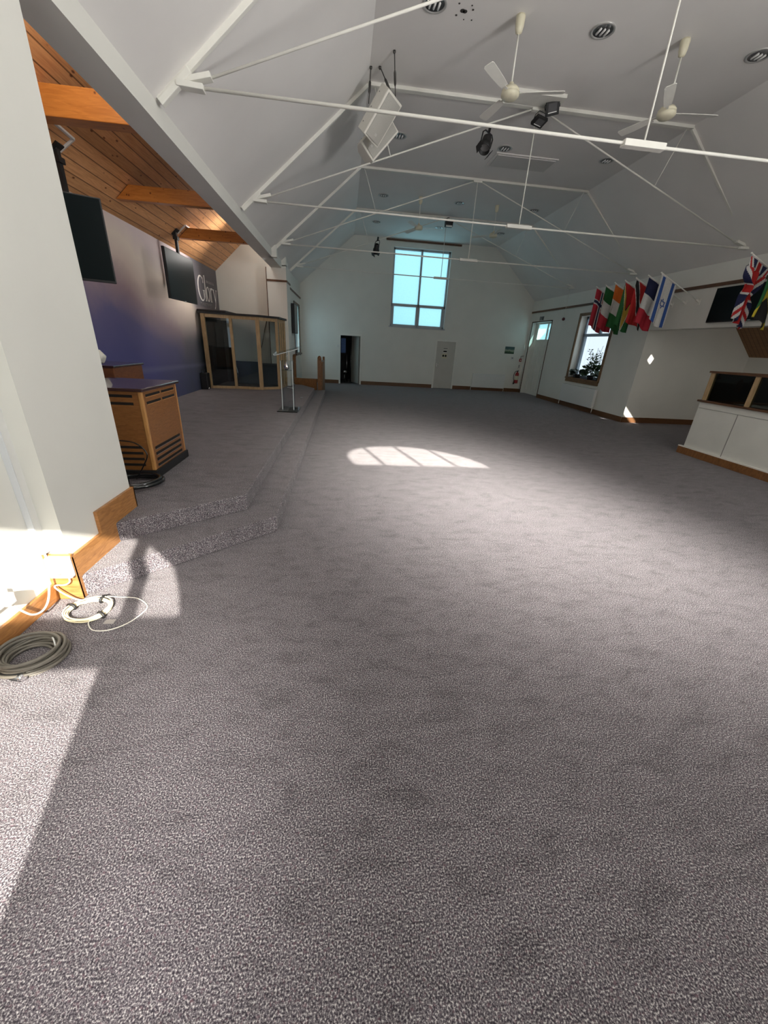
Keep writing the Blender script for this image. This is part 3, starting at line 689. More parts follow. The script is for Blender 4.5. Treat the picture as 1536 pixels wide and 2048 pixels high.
chain('dark chain in the middle of the three holding the loudspeakers', (0.481, 7.947, ZC), tr_ + Vector((-0.03, 0.0, 0.0)))
chain('dark chain hooked closest to the camera above the loudspeakers', (0.655, 7.564, ZC), tr_)

# floodlights on a white board under the second truss
mb = MB(); mb.box(2.62, 3.50, 7.98, 8.30, ZC - 0.05, ZC - 0.0, 0.006); o = mb.build('mounting_board', M_white); tag(o, 'white board fixed to the ceiling above the black floodlights', 'board')
def flood(label, loc, rot):
    T = thing('floodlight', label, 'floodlight', loc, rot, 'black floodlights on the ceiling board')
    mb = MB(); mb.box(-0.16, 0.16, -0.035, 0.035, -0.13, 0.13, 0.012)
    mb.build('housing', M_black, T)
    mb = MB(); mb.box(-0.10, 0.10, -0.041, -0.035, -0.055, 0.10); mb.build('lens', simple('flood_lens', (0.10, 0.10, 0.105), 0.15), T)
    mb = MB(); mb.box(-0.10, 0.10, -0.043, -0.036, -0.075, -0.058); mb.build('lens_strip', M_lampglass, T)
    mb = MB()
    for k in range(7): mb.box(-0.13 + k * 0.04, -0.12 + k * 0.04, 0.035, 0.06, -0.10, 0.10)
    mb.build('cooling_fins', M_black, T)
    mb = MB(); mb.tube([(-0.17, 0, 0), (-0.175, 0.05, 0.06), (-0.12, 0.10, 0.13), (0.12, 0.10, 0.13), (0.175, 0.05, 0.06), (0.17, 0, 0)], 0.01, 6); mb.build('yoke', M_black, T)
    return T
flood('black floodlight facing the camera under the white ceiling board', (3.36, 8.16, 5.42), (math.radians(30), math.radians(-10), math.radians(-18))).scale = (0.66,) * 3
flood('black floodlight angled down behind the one facing the camera', (3.18, 8.18, 5.25), (math.radians(74), math.radians(6), math.radians(14))).scale = (0.66,) * 3
# stage spot on the diagonal rod
def par_can(label, loc, rot, sc):
    T = thing('stage_spotlight', label, 'spotlight', loc, rot, 'black stage spotlights'); T.scale = (sc, sc, sc)
    mb = MB(); mb.lathe([(0.05, 0.13), (0.075, 0.10), (0.08, 0.0), (0.095, -0.02), (0.095, -0.13), (0.088, -0.13), (0.088, -0.05), (0.02, -0.045)], n=20, cap=False); mb.build('can', M_black, T)
    mb = MB(); mb.lathe([(0.087, -0.055), (0.02, -0.06), (0.001, -0.06)], n=20, cap=False); mb.build('lens', simple('spot_lens', (0.25, 0.25, 0.25), 0.1), T)
    mb = MB(); mb.tube([(-0.10, 0, -0.02), (-0.105, 0, 0.16), (-0.07, 0, 0.22), (0.07, 0, 0.22), (0.105, 0, 0.16), (0.10, 0, -0.02)], 0.011, 6); mb.build('yoke', M_black, T)
    mb = MB(); mb.bar((0, 0, 0.22), (0, 0, 0.32), 0.035, 0.035); mb.build('clamp', M_black, T)
    mb = MB()
    for s_ in (-1, 1): mb.obox(Matrix.Translation((0.11 * s_, 0, -0.15)) @ Matrix.Rotation(math.radians(25 * s_), 4, 'Y'), 0.006, 0.13, 0.11)
    mb.build('barn_door', M_black, T)
    return T
par_can('black spotlight hung from the diagonal rod of the floodlight truss', (2.37, 8.36, 4.96), (math.radians(-25), math.radians(22), math.radians(10)), 1.0)
par_can('small black spotlight hung against the end wall near the tall window', (0.99, 14.71, 4.52), (math.radians(30), math.radians(-20), math.radians(40)), 1.05)
# fluorescent batten and camera box at the last truss
T = thing('tube_light', 'slim white tube light along the roof bar nearest the end window', 'light', (2.37, 14.62, 5.47))
mb = MB(); mb.box(-0.62, 0.62, -0.03, 0.03, -0.02, 0.03); mb.build('housing', M_white, T)
mb = MB(); mb.tube([(-0.60, 0, -0.035), (0.60, 0, -0.035)], 0.014, 8); mb.build('tube', M_lampglass, T)
T = thing('floodlight', 'small black floodlight on a bracket beside the tube light', 'floodlight', (3.26, 14.6, 5.38))
mb = MB(); mb.box(-0.12, 0.12, -0.08, 0.08, -0.14, 0.02, 0.01); mb.build('housing', M_black, T)
mb = MB(); mb.box(-0.10, 0.10, -0.084, -0.078, -0.15, -0.105); mb.build('lens_strip', M_lampglass, T)
mb = MB(); mb.tube([(-0.10, 0, 0.02), (-0.06, 0, 0.10), (0.0, 0, 0.11)], 0.01, 6); mb.tube([(0.12, 0, -0.05), (0.15, 0, 0.05)], 0.008, 6); mb.build('bracket', M_black, T)

# ------------------------------------------------------------------ STAGE RECESS
BL = ['orange varnished pine beam closest to the camera above the stage', 'orange varnished pine beam in the middle of the stage ceiling', 'orange varnished pine beam beside the end wall of the stage']
for k, (y, zb, w, h) in enumerate(((5.72, 3.70, 0.20, 0.26), (8.02, 3.60, 0.14, 0.20), (10.55, 3.60, 0.14, 0.20))):
    xa = AX + (zb - 3.43) / 0.908; xt = AX + (zb + h - 3.43) / 0.908
    mb = MB(); mb.prism([(xa + 0.02, zb), (-2.10, zb), (-2.10, zb + h), (xt + 0.02, zb + h)], 'Y', y - w / 2, y + w / 2)
    o = mb.build('tie_beam', M_beamw); tag(o, BL[k], 'beam', 'orange tie beams over the stage')
    bv = o.modifiers.new('b', 'BEVEL'); bv.width = 0.008; bv.segments = 2
# wall screens on pole mounts
def tv(label, loc, ang, w, h, tilt=0.0):
    T = thing('wall_television', label, 'television', loc, (0, 0, ang), 'black televisions over the stage')
    mb = MB(); mb.box(-w / 2, w / 2, 0.0, 0.05, -h / 2, h / 2, 0.006); mb.build('casing', M_black, T)
    mb = MB(); mb.box(-w / 2 + 0.012, w / 2 - 0.012, -0.003, 0.002, -h / 2 + 0.02, h / 2 - 0.012); mb.build('screen', M_screen, T)
    mb = MB(); mb.box(-0.04, 0.04, -0.004, 0.0, -h / 2 - 0.012, -h / 2 + 0.008); mb.build('badge', M_chrome, T)
    mb = MB(); mb.box(-0.2, 0.2, 0.05, 0.11, -0.15, 0.15); mb.build('back_box', M_black, T)
    return T
# television facing the camera, right edge at (-2.44,5.0)
a1 = math.atan2(0.12, 0.26)
w1 = 1.16
tv('black television near the cream pier, catching a blue window reflection', (-2.44 - math.cos(a1) * w1 / 2, 5.00 - math.sin(a1) * w1 / 2, 2.525), a1, w1, 0.74)
tv('black television beside the Glory lettering, angled over the stage', (-3.2, 9.12, 2.69), PI / 2 - 0.02, 1.34, 0.82)
def pole_mount(label, x, y, z0):
    T = thing('ceiling_mount', label, 'mount', (x, y, slope_z(x)), group='black television ceiling mounts')
    mb = MB(); mb.bar((0, 0, 0.0), (0, 0, z0 - slope_z(x)), 0.07, 0.05); mb.build('pole', M_black, T)
    mb = MB(); mb.obox(Matrix.Translation((0, 0, -0.01)) @ Matrix.Rotation(-0.737, 4, 'Y'), 0.16, 0.14, 0.03); mb.bar((0, -0.06, -0.12), (0, 0.06, -0.12), 0.09, 0.06); mb.build('plate', M_black, T)
pole_mount('black pole mount holding the television near the cream pier', -3.55, 6.45, 3.0)
MB().bar((-3.55, 6.45, 3.05), (-2.92, 4.92, 2.62), 0.06, 0.06).build('mount_arm', M_black)
tag(bpy.data.objects['mount_arm'], 'black arm from pole to the television near the pier', 'mount arm')
pole_mount('black pole mount holding the television beside the lettering', -3.60, 10.2, 2.75)
o = MB().bar((-3.60, 10.2, 2.80), (-3.32, 9.3, 2.72), 0.06, 0.06).build('mount_arm', M_black); tag(o, 'black arm from pole to the television beside lettering', 'mount arm')
def conduit(label, pts):
    mb = MB()
    for a, b in zip(pts, pts[1:]):
        mb.bar(a, b, 0.035, 0.025)
    o = mb.build('cable_conduit', M_whiteplastic); tag(o, label, 'conduit', 'white conduit on the pine ceiling')
def sz(x, y): return (x, y, slope_z(x) - 0.014)
conduit('bent white conduit on pine boards near the cream pier', [sz(-3.36, 6.0), sz(-3.385, 6.573), sz(-3.55, 6.52)])
conduit('bent white conduit on pine boards over the television beside the lettering', [sz(-3.42, 11.0), sz(-3.42, 10.33), sz(-3.60, 10.32)])

# lettering on the charcoal end of the mural
def stroke(mb, pts, ws, x):
    n = len(pts)
    L_, R_ = [], []
    for i in range(n):
        p = Vector(pts[i]); q = Vector(pts[min(i + 1, n - 1)]) - Vector(pts[max(i - 1, 0)])
        if q.length < 1e-9: q = Vector((1, 0))
        q.normalize(); nn = Vector((-q.y, q.x)) * ws[i] / 2
        L_.append(p + nn); R_.append(p - nn)
    for i in range(n - 1):
        quad = [L_[i], L_[i + 1], R_[i + 1], R_[i]]
        A = [mb.bm.verts.new((x, v.x, v.y)) for v in quad]; B = [mb.bm.verts.new((x + 0.006, v.x, v.y)) for v in quad]
        mb.bm.faces.new(A[::-1]); mb.bm.faces.new(B)
        for k in range(4): mb.bm.faces.new((A[k], A[(k + 1) % 4], B[(k + 1) % 4], B[k]))
def arc(cy, cz, ry, rz_, a0, a1, n=22): return [(cy + ry * math.cos(math.radians(a0 + (a1 - a0) * k / n)), cz + rz_ * math.sin(math.radians(a0 + (a1 - a0) * k / n))) for k in range(n + 1)]
LT = thing('wall_lettering', 'white serif word Glory on the charcoal end of the mural', 'lettering', (AX + 0.001, 12.8, 2.8))
def letter(mb): return mb.build('letter', M_letter, LT, off=(AX + 0.001, 12.8, 2.8))
x0 = AX + 0.001
mb = MB(); A = arc(12.26, 2.82, 0.25, 0.29, 52, 322, 30); stroke(mb, A, [0.018 + 0.045 * max(0, math.sin(PI * k / 30)) ** 1.5 for k in range(31)], x0)
stroke(mb, [(12.44, 2.78), (12.44, 2.62)], [0.055, 0.055], x0); stroke(mb, [(12.36, 2.785), (12.50, 2.785)], [0.014, 0.014], x0); stroke(mb, [(12.42, 3.10), (12.435, 2.96)], [0.012, 0.04], x0); letter(mb)
mb = MB(); stroke(mb, [(12.575, 3.16), (12.575, 2.545)], [0.05, 0.05], x0); stroke(mb, [(12.53, 2.545), (12.62, 2.545)], [0.016, 0.016], x0); stroke(mb, [(12.52, 3.14), (12.575, 3.155)], [0.012, 0.02], x0); letter(mb)
mb = MB(); A = arc(12.79, 2.725, 0.125, 0.175, 90, 450, 28); stroke(mb, A, [0.018 + 0.032 * abs(math.sin(math.radians(360 * k / 28))) for k in range(29)], x0); letter(mb)
mb = MB(); stroke(mb, [(13.04, 2.90), (13.04, 2.56)], [0.048, 0.048], x0); stroke(mb, [(12.99, 2.555), (13.10, 2.555)], [0.016, 0.016], x0); stroke(mb, [(12.98, 2.885), (13.04, 2.895)], [0.012, 0.02], x0)
stroke(mb, [(13.05, 2.80), (13.09, 2.87), (13.14, 2.90), (13.20, 2.885)], [0.016, 0.02, 0.035, 0.05], x0); letter(mb)
mb = MB(); stroke(mb, [(13.30, 2.89), (13.43, 2.57)], [0.05, 0.04], x0); stroke(mb, [(13.56, 2.89), (13.43, 2.56), (13.37, 2.44), (13.31, 2.40)], [0.018, 0.018, 0.022, 0.04], x0); stroke(mb, [(13.24, 2.892), (13.36, 2.892)], [0.014, 0.014], x0); stroke(mb, [(13.50, 2.892), (13.62, 2.892)], [0.014, 0.014], x0); letter(mb)
def text(body, size, M, name, mat, parent, ext=0.002):
    cu = bpy.data.curves.new(name, 'FONT'); cu.body = body; cu.size = size; cu.extrude = ext; cu.align_x = 'LEFT'
    ob = bpy.data.objects.new(name, cu); COL.objects.link(ob)
    dg = bpy.context.evaluated_depsgraph_get(); me = bpy.data.meshes.new_from_object(ob.evaluated_get(dg))
    bpy.data.objects.remove(ob); bpy.data.curves.remove(cu)
    me.transform(M); me.materials.clear(); me.materials.append(mat)
    o = bpy.data.objects.new(name, me); COL.objects.link(o)
    if parent is not None: o.parent = parent
    return o
RX = Matrix(((0, 0, 1, 0), (1, 0, 0, 0), (0, 1, 0, 0), (0, 0, 0, 1)))   # text x -> world y, text y -> world z
text('BRING BACK THE', 0.088, Matrix.Translation((0.004, 12.70 - 12.8, 3.0 - 2.8)) @ RX, 'small_line', M_letterd, LT)
text('M I N I S T R I E S', 0.125, Matrix.Translation((0.004, 12.06 - 12.8, 2.40 - 2.8)) @ RX, 'small_line', M_letterd, LT)

# organ speaker cabinet
T = thing('organ_speaker_cabinet', 'wooden organ speaker cabinet with louvre slots and dark polished top', 'cabinet', (-2.26, 4.375, 0.32))
cx0, cx1, cy0, cy1 = -0.34, 0.345, -0.405, 0.405
mb = MB(); mb.box(cx0 - 0.02, cx1 + 0.02, cy0 - 0.025, cy1 + 0.025, 0, 0.085, 0.006); mb.build('plinth', M_black, T)
mb = MB(); mb.box(cx0, cx1, cy0, cy1, 0.08, 0.86); body = mb.build('body', M_cab, T)
mb = MB(); mb.box(cx1 - 0.03, cx1 + 0.006, cy0 - 0.006, cy0 + 0.03, 0.085, 0.86, 0.008); mb.build('corner_post', M_cabedge, T)
mb = MB(); mb.box(cx1 - 0.02, cx1 + 0.003, cy1 - 0.02, cy1 + 0.003, 0.085, 0.86, 0.005); mb.build('corner_post', M_cabedge, T)
mb = MB(); mb.box(cx0 - 0.03, cx1 + 0.03, cy0 - 0.035, cy1 + 0.035, 0.86, 0.89, 0.008); mb.build('top', M_darktop, T)
def slot_x(y0, y1, z):   # on the hall side
    mb = MB(); mb.box(cx1 - 0.002, cx1 + 0.0025, y0, y1, z - 0.012, z + 0.012, 0.002); mb.build('louvre_slot', M_slot, T)
    mb = MB(); mb.box(cx1, cx1 + 0.006, y0, y1, z - 0.018, z - 0.012); mb.build('slot_lip', M_cabedge if z > 0.5 else M_chrome, T)
def slot_y(x0_, x1_, z):
    mb = MB(); mb.box(x0_, x1_, cy0 - 0.0025, cy0 + 0.002, z - 0.013, z + 0.013, 0.002); mb.build('louvre_slot', M_slot, T)
for z in (0.815, 0.745):
    slot_x(-0.33, -0.02, z); slot_x(0.02, 0.33, z); slot_y(-0.30, 0.26, z)
for z in (0.30, 0.24, 0.18, 0.12): slot_x(-0.33, 0.31, z)
for z in (0.32, 0.26, 0.20, 0.14): slot_y(-0.30, 0.26, z)
# organ console seen behind it
T = thing('organ_console', 'dark brown wooden organ end showing behind the louvred cabinet', 'organ', (-3.25, 5.6, 0.32))
mb = MB(); mb.box(-0.38, 0.37, -0.2, 0.55, 0, 0.94, 0.008); mb.build('body', wood('organ_wood', (0.13, 0.045, 0.02), (0.20, 0.075, 0.03), (3, 3, 12), 0.3), T)
mb = MB(); mb.box(-0.40, 0.39, -0.22, 0.57, 0.94, 0.965, 0.006); mb.build('lid', M_darktop, T)
mb = MB(); mb.box(-0.30, 0.30, -0.204, -0.198, 0.2, 0.8); mb.build('front_panel', M_darktop, T)
mb = MB(); mb.sphere((-3.08, 5.52, 1.285 + 0.09), 0.1, 14, (0.7, 0.8, 0.8))
for v in mb.bm.verts: v.co += Vector((math.sin(v.co.z * 60), math.cos(v.co.x * 70), math.sin(v.co.y * 55))) * 0.012
o = mb.build('crumpled_cloth', M_paper); tag(o, 'crumpled white cloth lying on the organ lid', 'cloth')

# black coiled multicore and plugs by the cabinet
def coil_pts(c, rx, ry, turns, z0, dz, jit=0.01, rot=0.0, n=30):
    pts = []
    for k in range(int(turns * n) + 1):
        a = 2 * PI * k / n; t_ = k / n
        r = 1 + jit * 6 * math.sin(t_ * 2.3 + a * 0.37) + jit * random.uniform(-1, 1) * 0.4
        x = rx * r * math.cos(a); y = ry * r * math.sin(a)
        pts.append((c[0] + x * math.cos(rot) - y * math.sin(rot), c[1] + x * math.sin(rot) + y * math.cos(rot), z0 + dz * abs(math.sin(t_ * 1.7)) + dz * 0.3 * t_))
    return pts
mb = MB(); mb.tube(coil_pts((-2.02, 3.72), 0.25, 0.17, 2.2, 0.342, 0.03, 0.012, 0.5), 0.018, 10)
o = mb.build('black_cable_coil', M_blackgl); tag(o, 'thick black cable looped on the stage beside the organ cabinet', 'cable')
mb = MB(); mb.tube(cat([(-2.06, 3.86, 0.345), (-1.95, 3.83, 0.5), (-1.90, 3.83, 0.62), (-2.0, 3.84, 0.72), (-2.2, 3.84, 0.74)]), 0.006, 8)
o = mb.build('thin_black_cable', M_blackgl); tag(o, 'thin black lead arching against the organ cabinet slots', 'cable')
mb = MB(); mb.tube(cat([(-2.15, 3.50, 0.60), (-2.07, 3.50, 0.585), (-2.01, 3.5, 0.53), (-2.02, 3.5, 0.45), (-2.07, 3.48, 0.385)]), 0.008, 8)
o = mb.build('white_plug_lead', M_whitecable); tag(o, 'white lead curving down to a plug behind the pier', 'cable')
mb = MB(); mb.box(-2.11, -2.04, 3.44, 3.51, 0.335, 0.39, 0.01); mb.build('plug', M_whiteplastic, o)
T = thing('power_adapter', 'shiny black power adapter among the cables by the organ cabinet', 'adapter', (-2.13, 3.62, 0.32))
mb = MB(); mb.box(-0.11, 0.10, -0.07, 0.07, 0.0, 0.09, 0.02); mb.build('body', M_blackgl, T)
mb = MB(); mb.tube([(0.10, 0, 0.05), (0.15, 0.02, 0.03), (0.2, 0.06, 0.018)], 0.01, 8); mb.build('lead', M_blackgl, T)
T = thing('foot_pedal', 'round black drum of cable standing behind the pier edge', 'cable drum', (-2.31, 3.72, 0.32))
mb = MB(); mb.lathe([(0.14, -0.05), (0.14, 0.05)], n=28, M=Matrix.Translation((0, 0, 0.14)) @ Matrix.Rotation(PI / 2, 4, 'X')); mb.build('drum', M_black, T)
mb = MB(); mb.lathe([(0.06, -0.06), (0.06, 0.06)], n=20, M=Matrix.Translation((0, 0, 0.14)) @ Matrix.Rotation(PI / 2, 4, 'X')); mb.build('hub', M_blackgl, T)
T.name = 'cable_drum'

# drum booth: softwood frame, clear panels, black lid
T = thing('drum_booth', 'pale timber framed drum booth with clear panels and black lid', 'drum booth', (-2.9, 12.6, 0.32))
bp = [(-3.70, 11.62), (-3.04, 11.76), (-2.34, 11.75), (-1.90, 12.12), (-1.83, 13.05)]
zb0, zb1 = 0.32, 2.19
off = (-2.9, 12.6, 0.32)
for k, (x, y) in enumerate(bp):
    w = 0.10 if k in (0, 2) else 0.07
    mb = MB(); mb.box(x - w / 2, x + w / 2, y - 0.04, y + 0.04, zb0, zb1, 0.004); mb.build('post', M_framew, T, off=off)
for (a, b) in zip(bp, bp[1:]):
    mb = MB(); mb.bar((a[0], a[1], zb0 + 0.035), (b[0], b[1], zb0 + 0.035), 0.05, 0.07); mb.build('bottom_rail', M_framew, T, off=off)
    mb = MB(); mb.bar((a[0], a[1], zb1 - 0.04), (b[0], b[1], zb1 - 0.04), 0.05, 0.08); mb.build('top_rail', M_framew, T, off=off)
    mb = MB(); mb.bar((a[0], a[1], (zb0 + zb1) / 2), (b[0], b[1], (zb0 + zb1) / 2), 0.006, zb1 - zb0 - 0.13, up=(0, 0, 1)); 
    mb.build('clear_panel', M_perspex, T, off=off)
for (x, y) in ((-1.86, 12.45), (-1.845, 12.75)):
    mb = MB(); mb.box(x - 0.025, x + 0.025, y - 0.025, y + 0.025, zb0, zb1); mb.build('post', M_framew, T, off=off)
mb = MB(); mb.prism([(-3.80, 11.52), (-3.04, 11.66), (-2.30, 11.66), (-1.80, 12.05), (-1.74, 13.09), (-3.80, 13.7)], 'Z', zb1, zb1 + 0.05); lid = mb.build('lid', M_black, T, off=off)
mb = MB(); mb.box(-3.83, -3.1, 11.6, 13.0, zb1 + 0.05, zb1 + 0.10, 0.02); mb.build('padding', M_black, T, off=off)
# inside the booth
mb = MB(); mb.box(-3.80, -3.74, 12.0, 13.65, 0.33, 2.1, 0.01); o = mb.build('black_drape', M_black); tag(o, 'black drape hanging inside the drum booth beside the mural', 'drape')
mb = MB(); mb.box(-3.05, -2.75, 12.9, 12.95, 0.34, 2.1, 0.0)
mb.bm.free(); 
mb = MB(); mb.prism([(-3.73, 13.45), (-3.62, 13.5), (-3.56, 13.6), (-3.73, 13.6)], 'Z', 0.34, 2.1); o = mb.build('black_drape', M_black); tag(o, 'black drape against the end wall inside the drum booth', 'drape')
mb = MB(); mb.box(-3.36, -2.66, 13.05, 13.11, 0.325, 0.99, 0.01); o = mb.build('acoustic_panel', M_navy); tag(o, 'blue grey acoustic panel behind the middle booth pane', 'acoustic panel', 'acoustic panels in the booth')
mb = MB(); mb.box(-2.56, -2.02, 12.98, 13.04, 0.325, 0.97, 0.01); o = mb.build('acoustic_panel', M_navy); tag(o, 'blue grey acoustic panel behind the third booth pane', 'acoustic panel', 'acoustic panels in the booth')
mb = MB(); mb.tube(cat([(-2.43, 13.70, 2.2), (-2.52, 13.69, 1.9), (-2.62, 13.7, 1.5), (-2.72, 13.7, 1.25)]), 0.012, 6); o = mb.build('hanging_cable', M_black); tag(o, 'dark cable hanging on the end wall behind the booth', 'cable')
mb = MB(); mb.box(-2.30, -2.26, 13.72, 13.75, 0.4, 2.3); o = mb.build('wall_batten', M_slot); tag(o, 'dark upright batten on the end wall seen through the booth', 'batten')
mb = MB(); mb.tube([(-3.15, 12.35, 0.325), (-3.12, 12.35, 0.7), (-3.2, 12.35, 1.1)], 0.012, 8); mb.tube([(-3.15, 12.35, 0.335), (-3.05, 12.3, 0.335)], 0.012, 6)
o = mb.build('cymbal_stand', M_chrome); tag(o, 'thin chrome stand inside the booth in front of black drape', 'stand')
# black equipment beside the booth
T = thing('equipment_case', 'low black equipment case standing between the mural and the booth', 'equipment case', (-3.76, 11.40, 0.32))
mb = MB(); mb.box(-0.08, 0.10, -0.15, 0.10, 0.0, 0.42, 0.02); mb.build('case', M_black, T)
mb = MB(); mb.tube([(-0.03, -0.15, 0.42), (-0.03, -0.15, 0.5), (0.06, -0.15, 0.5), (0.06, -0.15, 0.42)], 0.008, 6); mb.build('handle', M_black, T)
mb = MB(); mb.lathe([(0.03, -0.015), (0.03, 0.015)], n=14, M=Matrix.Translation((0.11, -0.12, 0.03)) @ Matrix.Rotation(PI / 2, 4, 'Y')); mb.build('wheel', M_chrome, T)

# acrylic lectern
T = thing('acrylic_lectern', 'clear acrylic lectern standing at the edge of the stage', 'lectern', (-1.15, 8.50, 0.32))
mb = MB(); mb.box(-0.20, 0.21, -0.32, 0.36, 0.0, 0.02, 0.004); mb.build('base', M_acry, T)
mb = MB(); mb.box(-0.21, 0.20, -0.325, -0.31, 0.0, 0.02); mb.build('base_edge', M_blackgl, T)
for x in (-0.13, 0.10):
    mb = MB(); mb.box(x, x + 0.012, -0.10, 0.14, 0.02, 0.98); p_ = mb.build('side_panel', M_acry, T)
    mb = MB(); mb.box(x - 0.001, x + 0.013, -0.106, -0.10, 0.02, 0.98); mb.build('polished_edge', M_acryedge, p_)
mb = MB(); mb.box(-0.118, 0.10, 0.10, 0.11, 0.02, 0.98); mb.build('back_panel', M_acry, T)
mb = MB(); Mx = Matrix.Translation((0.02, 0.0, 1.17)) @ Matrix.Rotation(math.radians(-17), 4, 'Y') @ Matrix.Rotation(math.radians(6), 4, 'X'); mb.obox(Mx, 0.52, 0.40, 0.012, 0.003); mb.build('reading_top', M_acry, T)
mb = MB(); mb.obox(Mx @ Matrix.Translation((-0.262, 0, 0.015)), 0.012, 0.40, 0.04); mb.build('book_ledge', M_acryedge, T)
mb = MB(); mb.obox(Mx @ Matrix.Translation((0, -0.2, 0)), 0.52, 0.006, 0.013); mb.build('polished_edge', M_acryedge, T)
mb = MB(); mb.tube([(-0.01, 0.02, 0.98), (-0.01, 0.01, 1.15)], 0.03, 12); mb.build('stem', M_acry, T)
mb = MB(); mb.lathe([(0.02, 0.0), (0.05, 0.03), (0.055, 0.08), (0.03, 0.13), (0.012, 0.16)], n=16, M=Matrix.Translation((-0.02, -0.02, 0.80)))
o = mb.build('glass_jug', M_chrome); o.location = (-1.15, 8.50, 0.32); tag(o, 'small shiny glass jug on the shelf inside the acrylic lectern', 'jug')
mb = MB(); mb.box(-0.118, 0.10, -0.08, 0.10, 0.79, 0.80); mb.build('shelf', M_acry, T)
# small things lying on the stage
mb = MB(); mb.box(-1.12, -1.06, 10.4, 10.48, 0.32, 0.335, 0.004); o = mb.build('floor_socket_lid', M_chrome); tag(o, 'small metal floor socket lid on the stage behind lectern', 'socket')
mb = MB(); mb.bar((-1.72, 12.5, 0.335), (-1.52, 12.35, 0.335), 0.05, 0.02); o = mb.build('white_offcut', M_whiteplastic); tag(o, 'small white strip lying on stage by the booth corner', 'offcut')

# timber stair balustrade at the far end of the stage
T = thing('stair_balustrade', 'brown timber newel and boarded balustrade at the far end of the stage', 'balustrade', (-0.8, 13.8, 0.0))
off = (-0.8, 13.8, 0.0)
mb = MB(); mb.box(-0.88, -0.75, 13.68, 13.80, 0.16, 1.12); mb.lathe([(0.06, 1.10), (0.068, 1.15), (0.06, 1.2), (0.03, 1.235), (0.003, 1.245)], (-0.815, 13.74), 16); mb.build('newel_post', M_rail, T, off=off)
mb = MB(); mb.box(-0.79, -0.72, 13.80, 15.3, 0.0, 1.0); mb.build('board_panel', M_rail, T, off=off)
mb = MB(); mb.bar((-0.755, 13.8, 1.03), (-0.755, 15.3, 1.03), 0.09, 0.05); mb.build('handrail', M_rail, T, off=off)
mb = MB(); mb.box(-0.79, -0.715, 15.22, 15.34, 0.0, 1.17, 0.01); mb.build('end_post', M_rail, T, off=off)
mb = MB(); mb.bar((-0.91, 13.70, 0.30), (-1.66, 13.88, 0.30), 0.05, 0.42); o = mb.build('stair_screen', M_rail); tag(o, 'low brown board closing the stair beside the balustrade newel', 'screen')
T = thing('stair_balustrade', 'dark brown timber post and panel beyond the lectern against the side wall', 'balustrade', (-1.70, 14.02, 0.3))
mb = MB(); mb.box(-0.02, 0.08, 0.0, 0.10, 0, 0.86); mb.lathe([(0.05, 0.86), (0.052, 0.9), (0.02, 0.94)], (0.03, 0.05), 12); mb.build('newel_post', M_rail, T)
mb = MB(); mb.box(-0.09, -0.02, 0.02, 0.5, 0.05, 0.80); mb.build('board_panel', wood('reddish', (0.12, 0.03, 0.02), (0.18, 0.05, 0.03), (3, 3, 10), 0.4), T)
# screen on the side wall beyond the column
T = thing('wall_television', 'slim black edged television on side wall beside the narrow window', 'television', (XL + 0.02, 15.25, 2.34))
mb = MB(); mb.box(0.0, 0.10, -0.42, 0.42, -0.46, 0.46); mb.build('casing', M_black, T)
mb = MB(); mb.box(0.10, 0.105, -0.41, 0.41, -0.44, 0.44); mb.build('screen', simple('grey_screen', (0.22, 0.215, 0.20), 0.5), T)
# black box on the narrow window sill and cable below
mb = MB(); mb.box(XL - 0.12, XL + 0.03, 15.9, 16.3, 1.2, 1.42, 0.03); o = mb.build('sill_box', M_black); tag(o, 'black box standing on the sill of the narrow side window', 'box')
mb = MB(); mb.tube(cat([(XL + 0.02, 16.4, 1.15), (XL + 0.02, 16.8, 1.0), (XL + 0.02, 17.0, 0.8), (XL + 0.02, 17.1, 0.55), (XL + 0.02, 17.2, 0.42)]), 0.008, 6); o = mb.build('wall_cable', M_whitecable); tag(o, 'pale cable hanging on the wall below the narrow window', 'cable')

# ------------------------------------------------------------------ FAR WALL ITEMS
def radiator(name, label, M_, L_, H_=0.6):
    T = thing(name, label, 'radiator', M_.to_translation(), M_.to_euler(), 'white panel radiators')
    mb = MB(); mb.box(-L_ / 2, L_ / 2, -0.05, 0.0, 0, H_, 0.012); mb.build('panel', M_rad, T)
    mb = MB(); mb.box(-L_ / 2 + 0.01, L_ / 2 - 0.01, 0.0, 0.045, 0.03, H_ - 0.01); mb.build('back_panel', M_rad, T)
    mb = MB()
    for k in range(int(L_ / 0.05)): mb.box(-L_ / 2 + 0.03 + k * 0.05, -L_ / 2 + 0.036 + k * 0.05, -0.03, 0.03, H_, H_ + 0.004)
    mb.build('top_grille', M_groove, T)
    for s_ in (-1, 1):
        mb = MB(); mb.tube([(s_ * (L_ / 2 + 0.02), -0.01, 0.05), (s_ * (L_ / 2 + 0.02), -0.01, -0.13)], 0.011, 8); mb.tube([(s_ * (L_ / 2 + 0.02), -0.01, 0.06), (s_ * (L_ / 2 - 0.01), -0.01, 0.06)], 0.014, 8); mb.build('pipe', M_white, T)
    return T
radiator('panel_radiator', 'long white radiator on the end wall beside the closed door', Matrix.Translation((6.56, 17.89, 0.13)), 1.52)
radiator('panel_radiator', 'long white radiator under the window with potted plants', Matrix.Translation((8.03, 13.05, 0.17)) @ Matrix.Rotation(-PI / 2, 4, 'Z'), 2.04, 0.59)
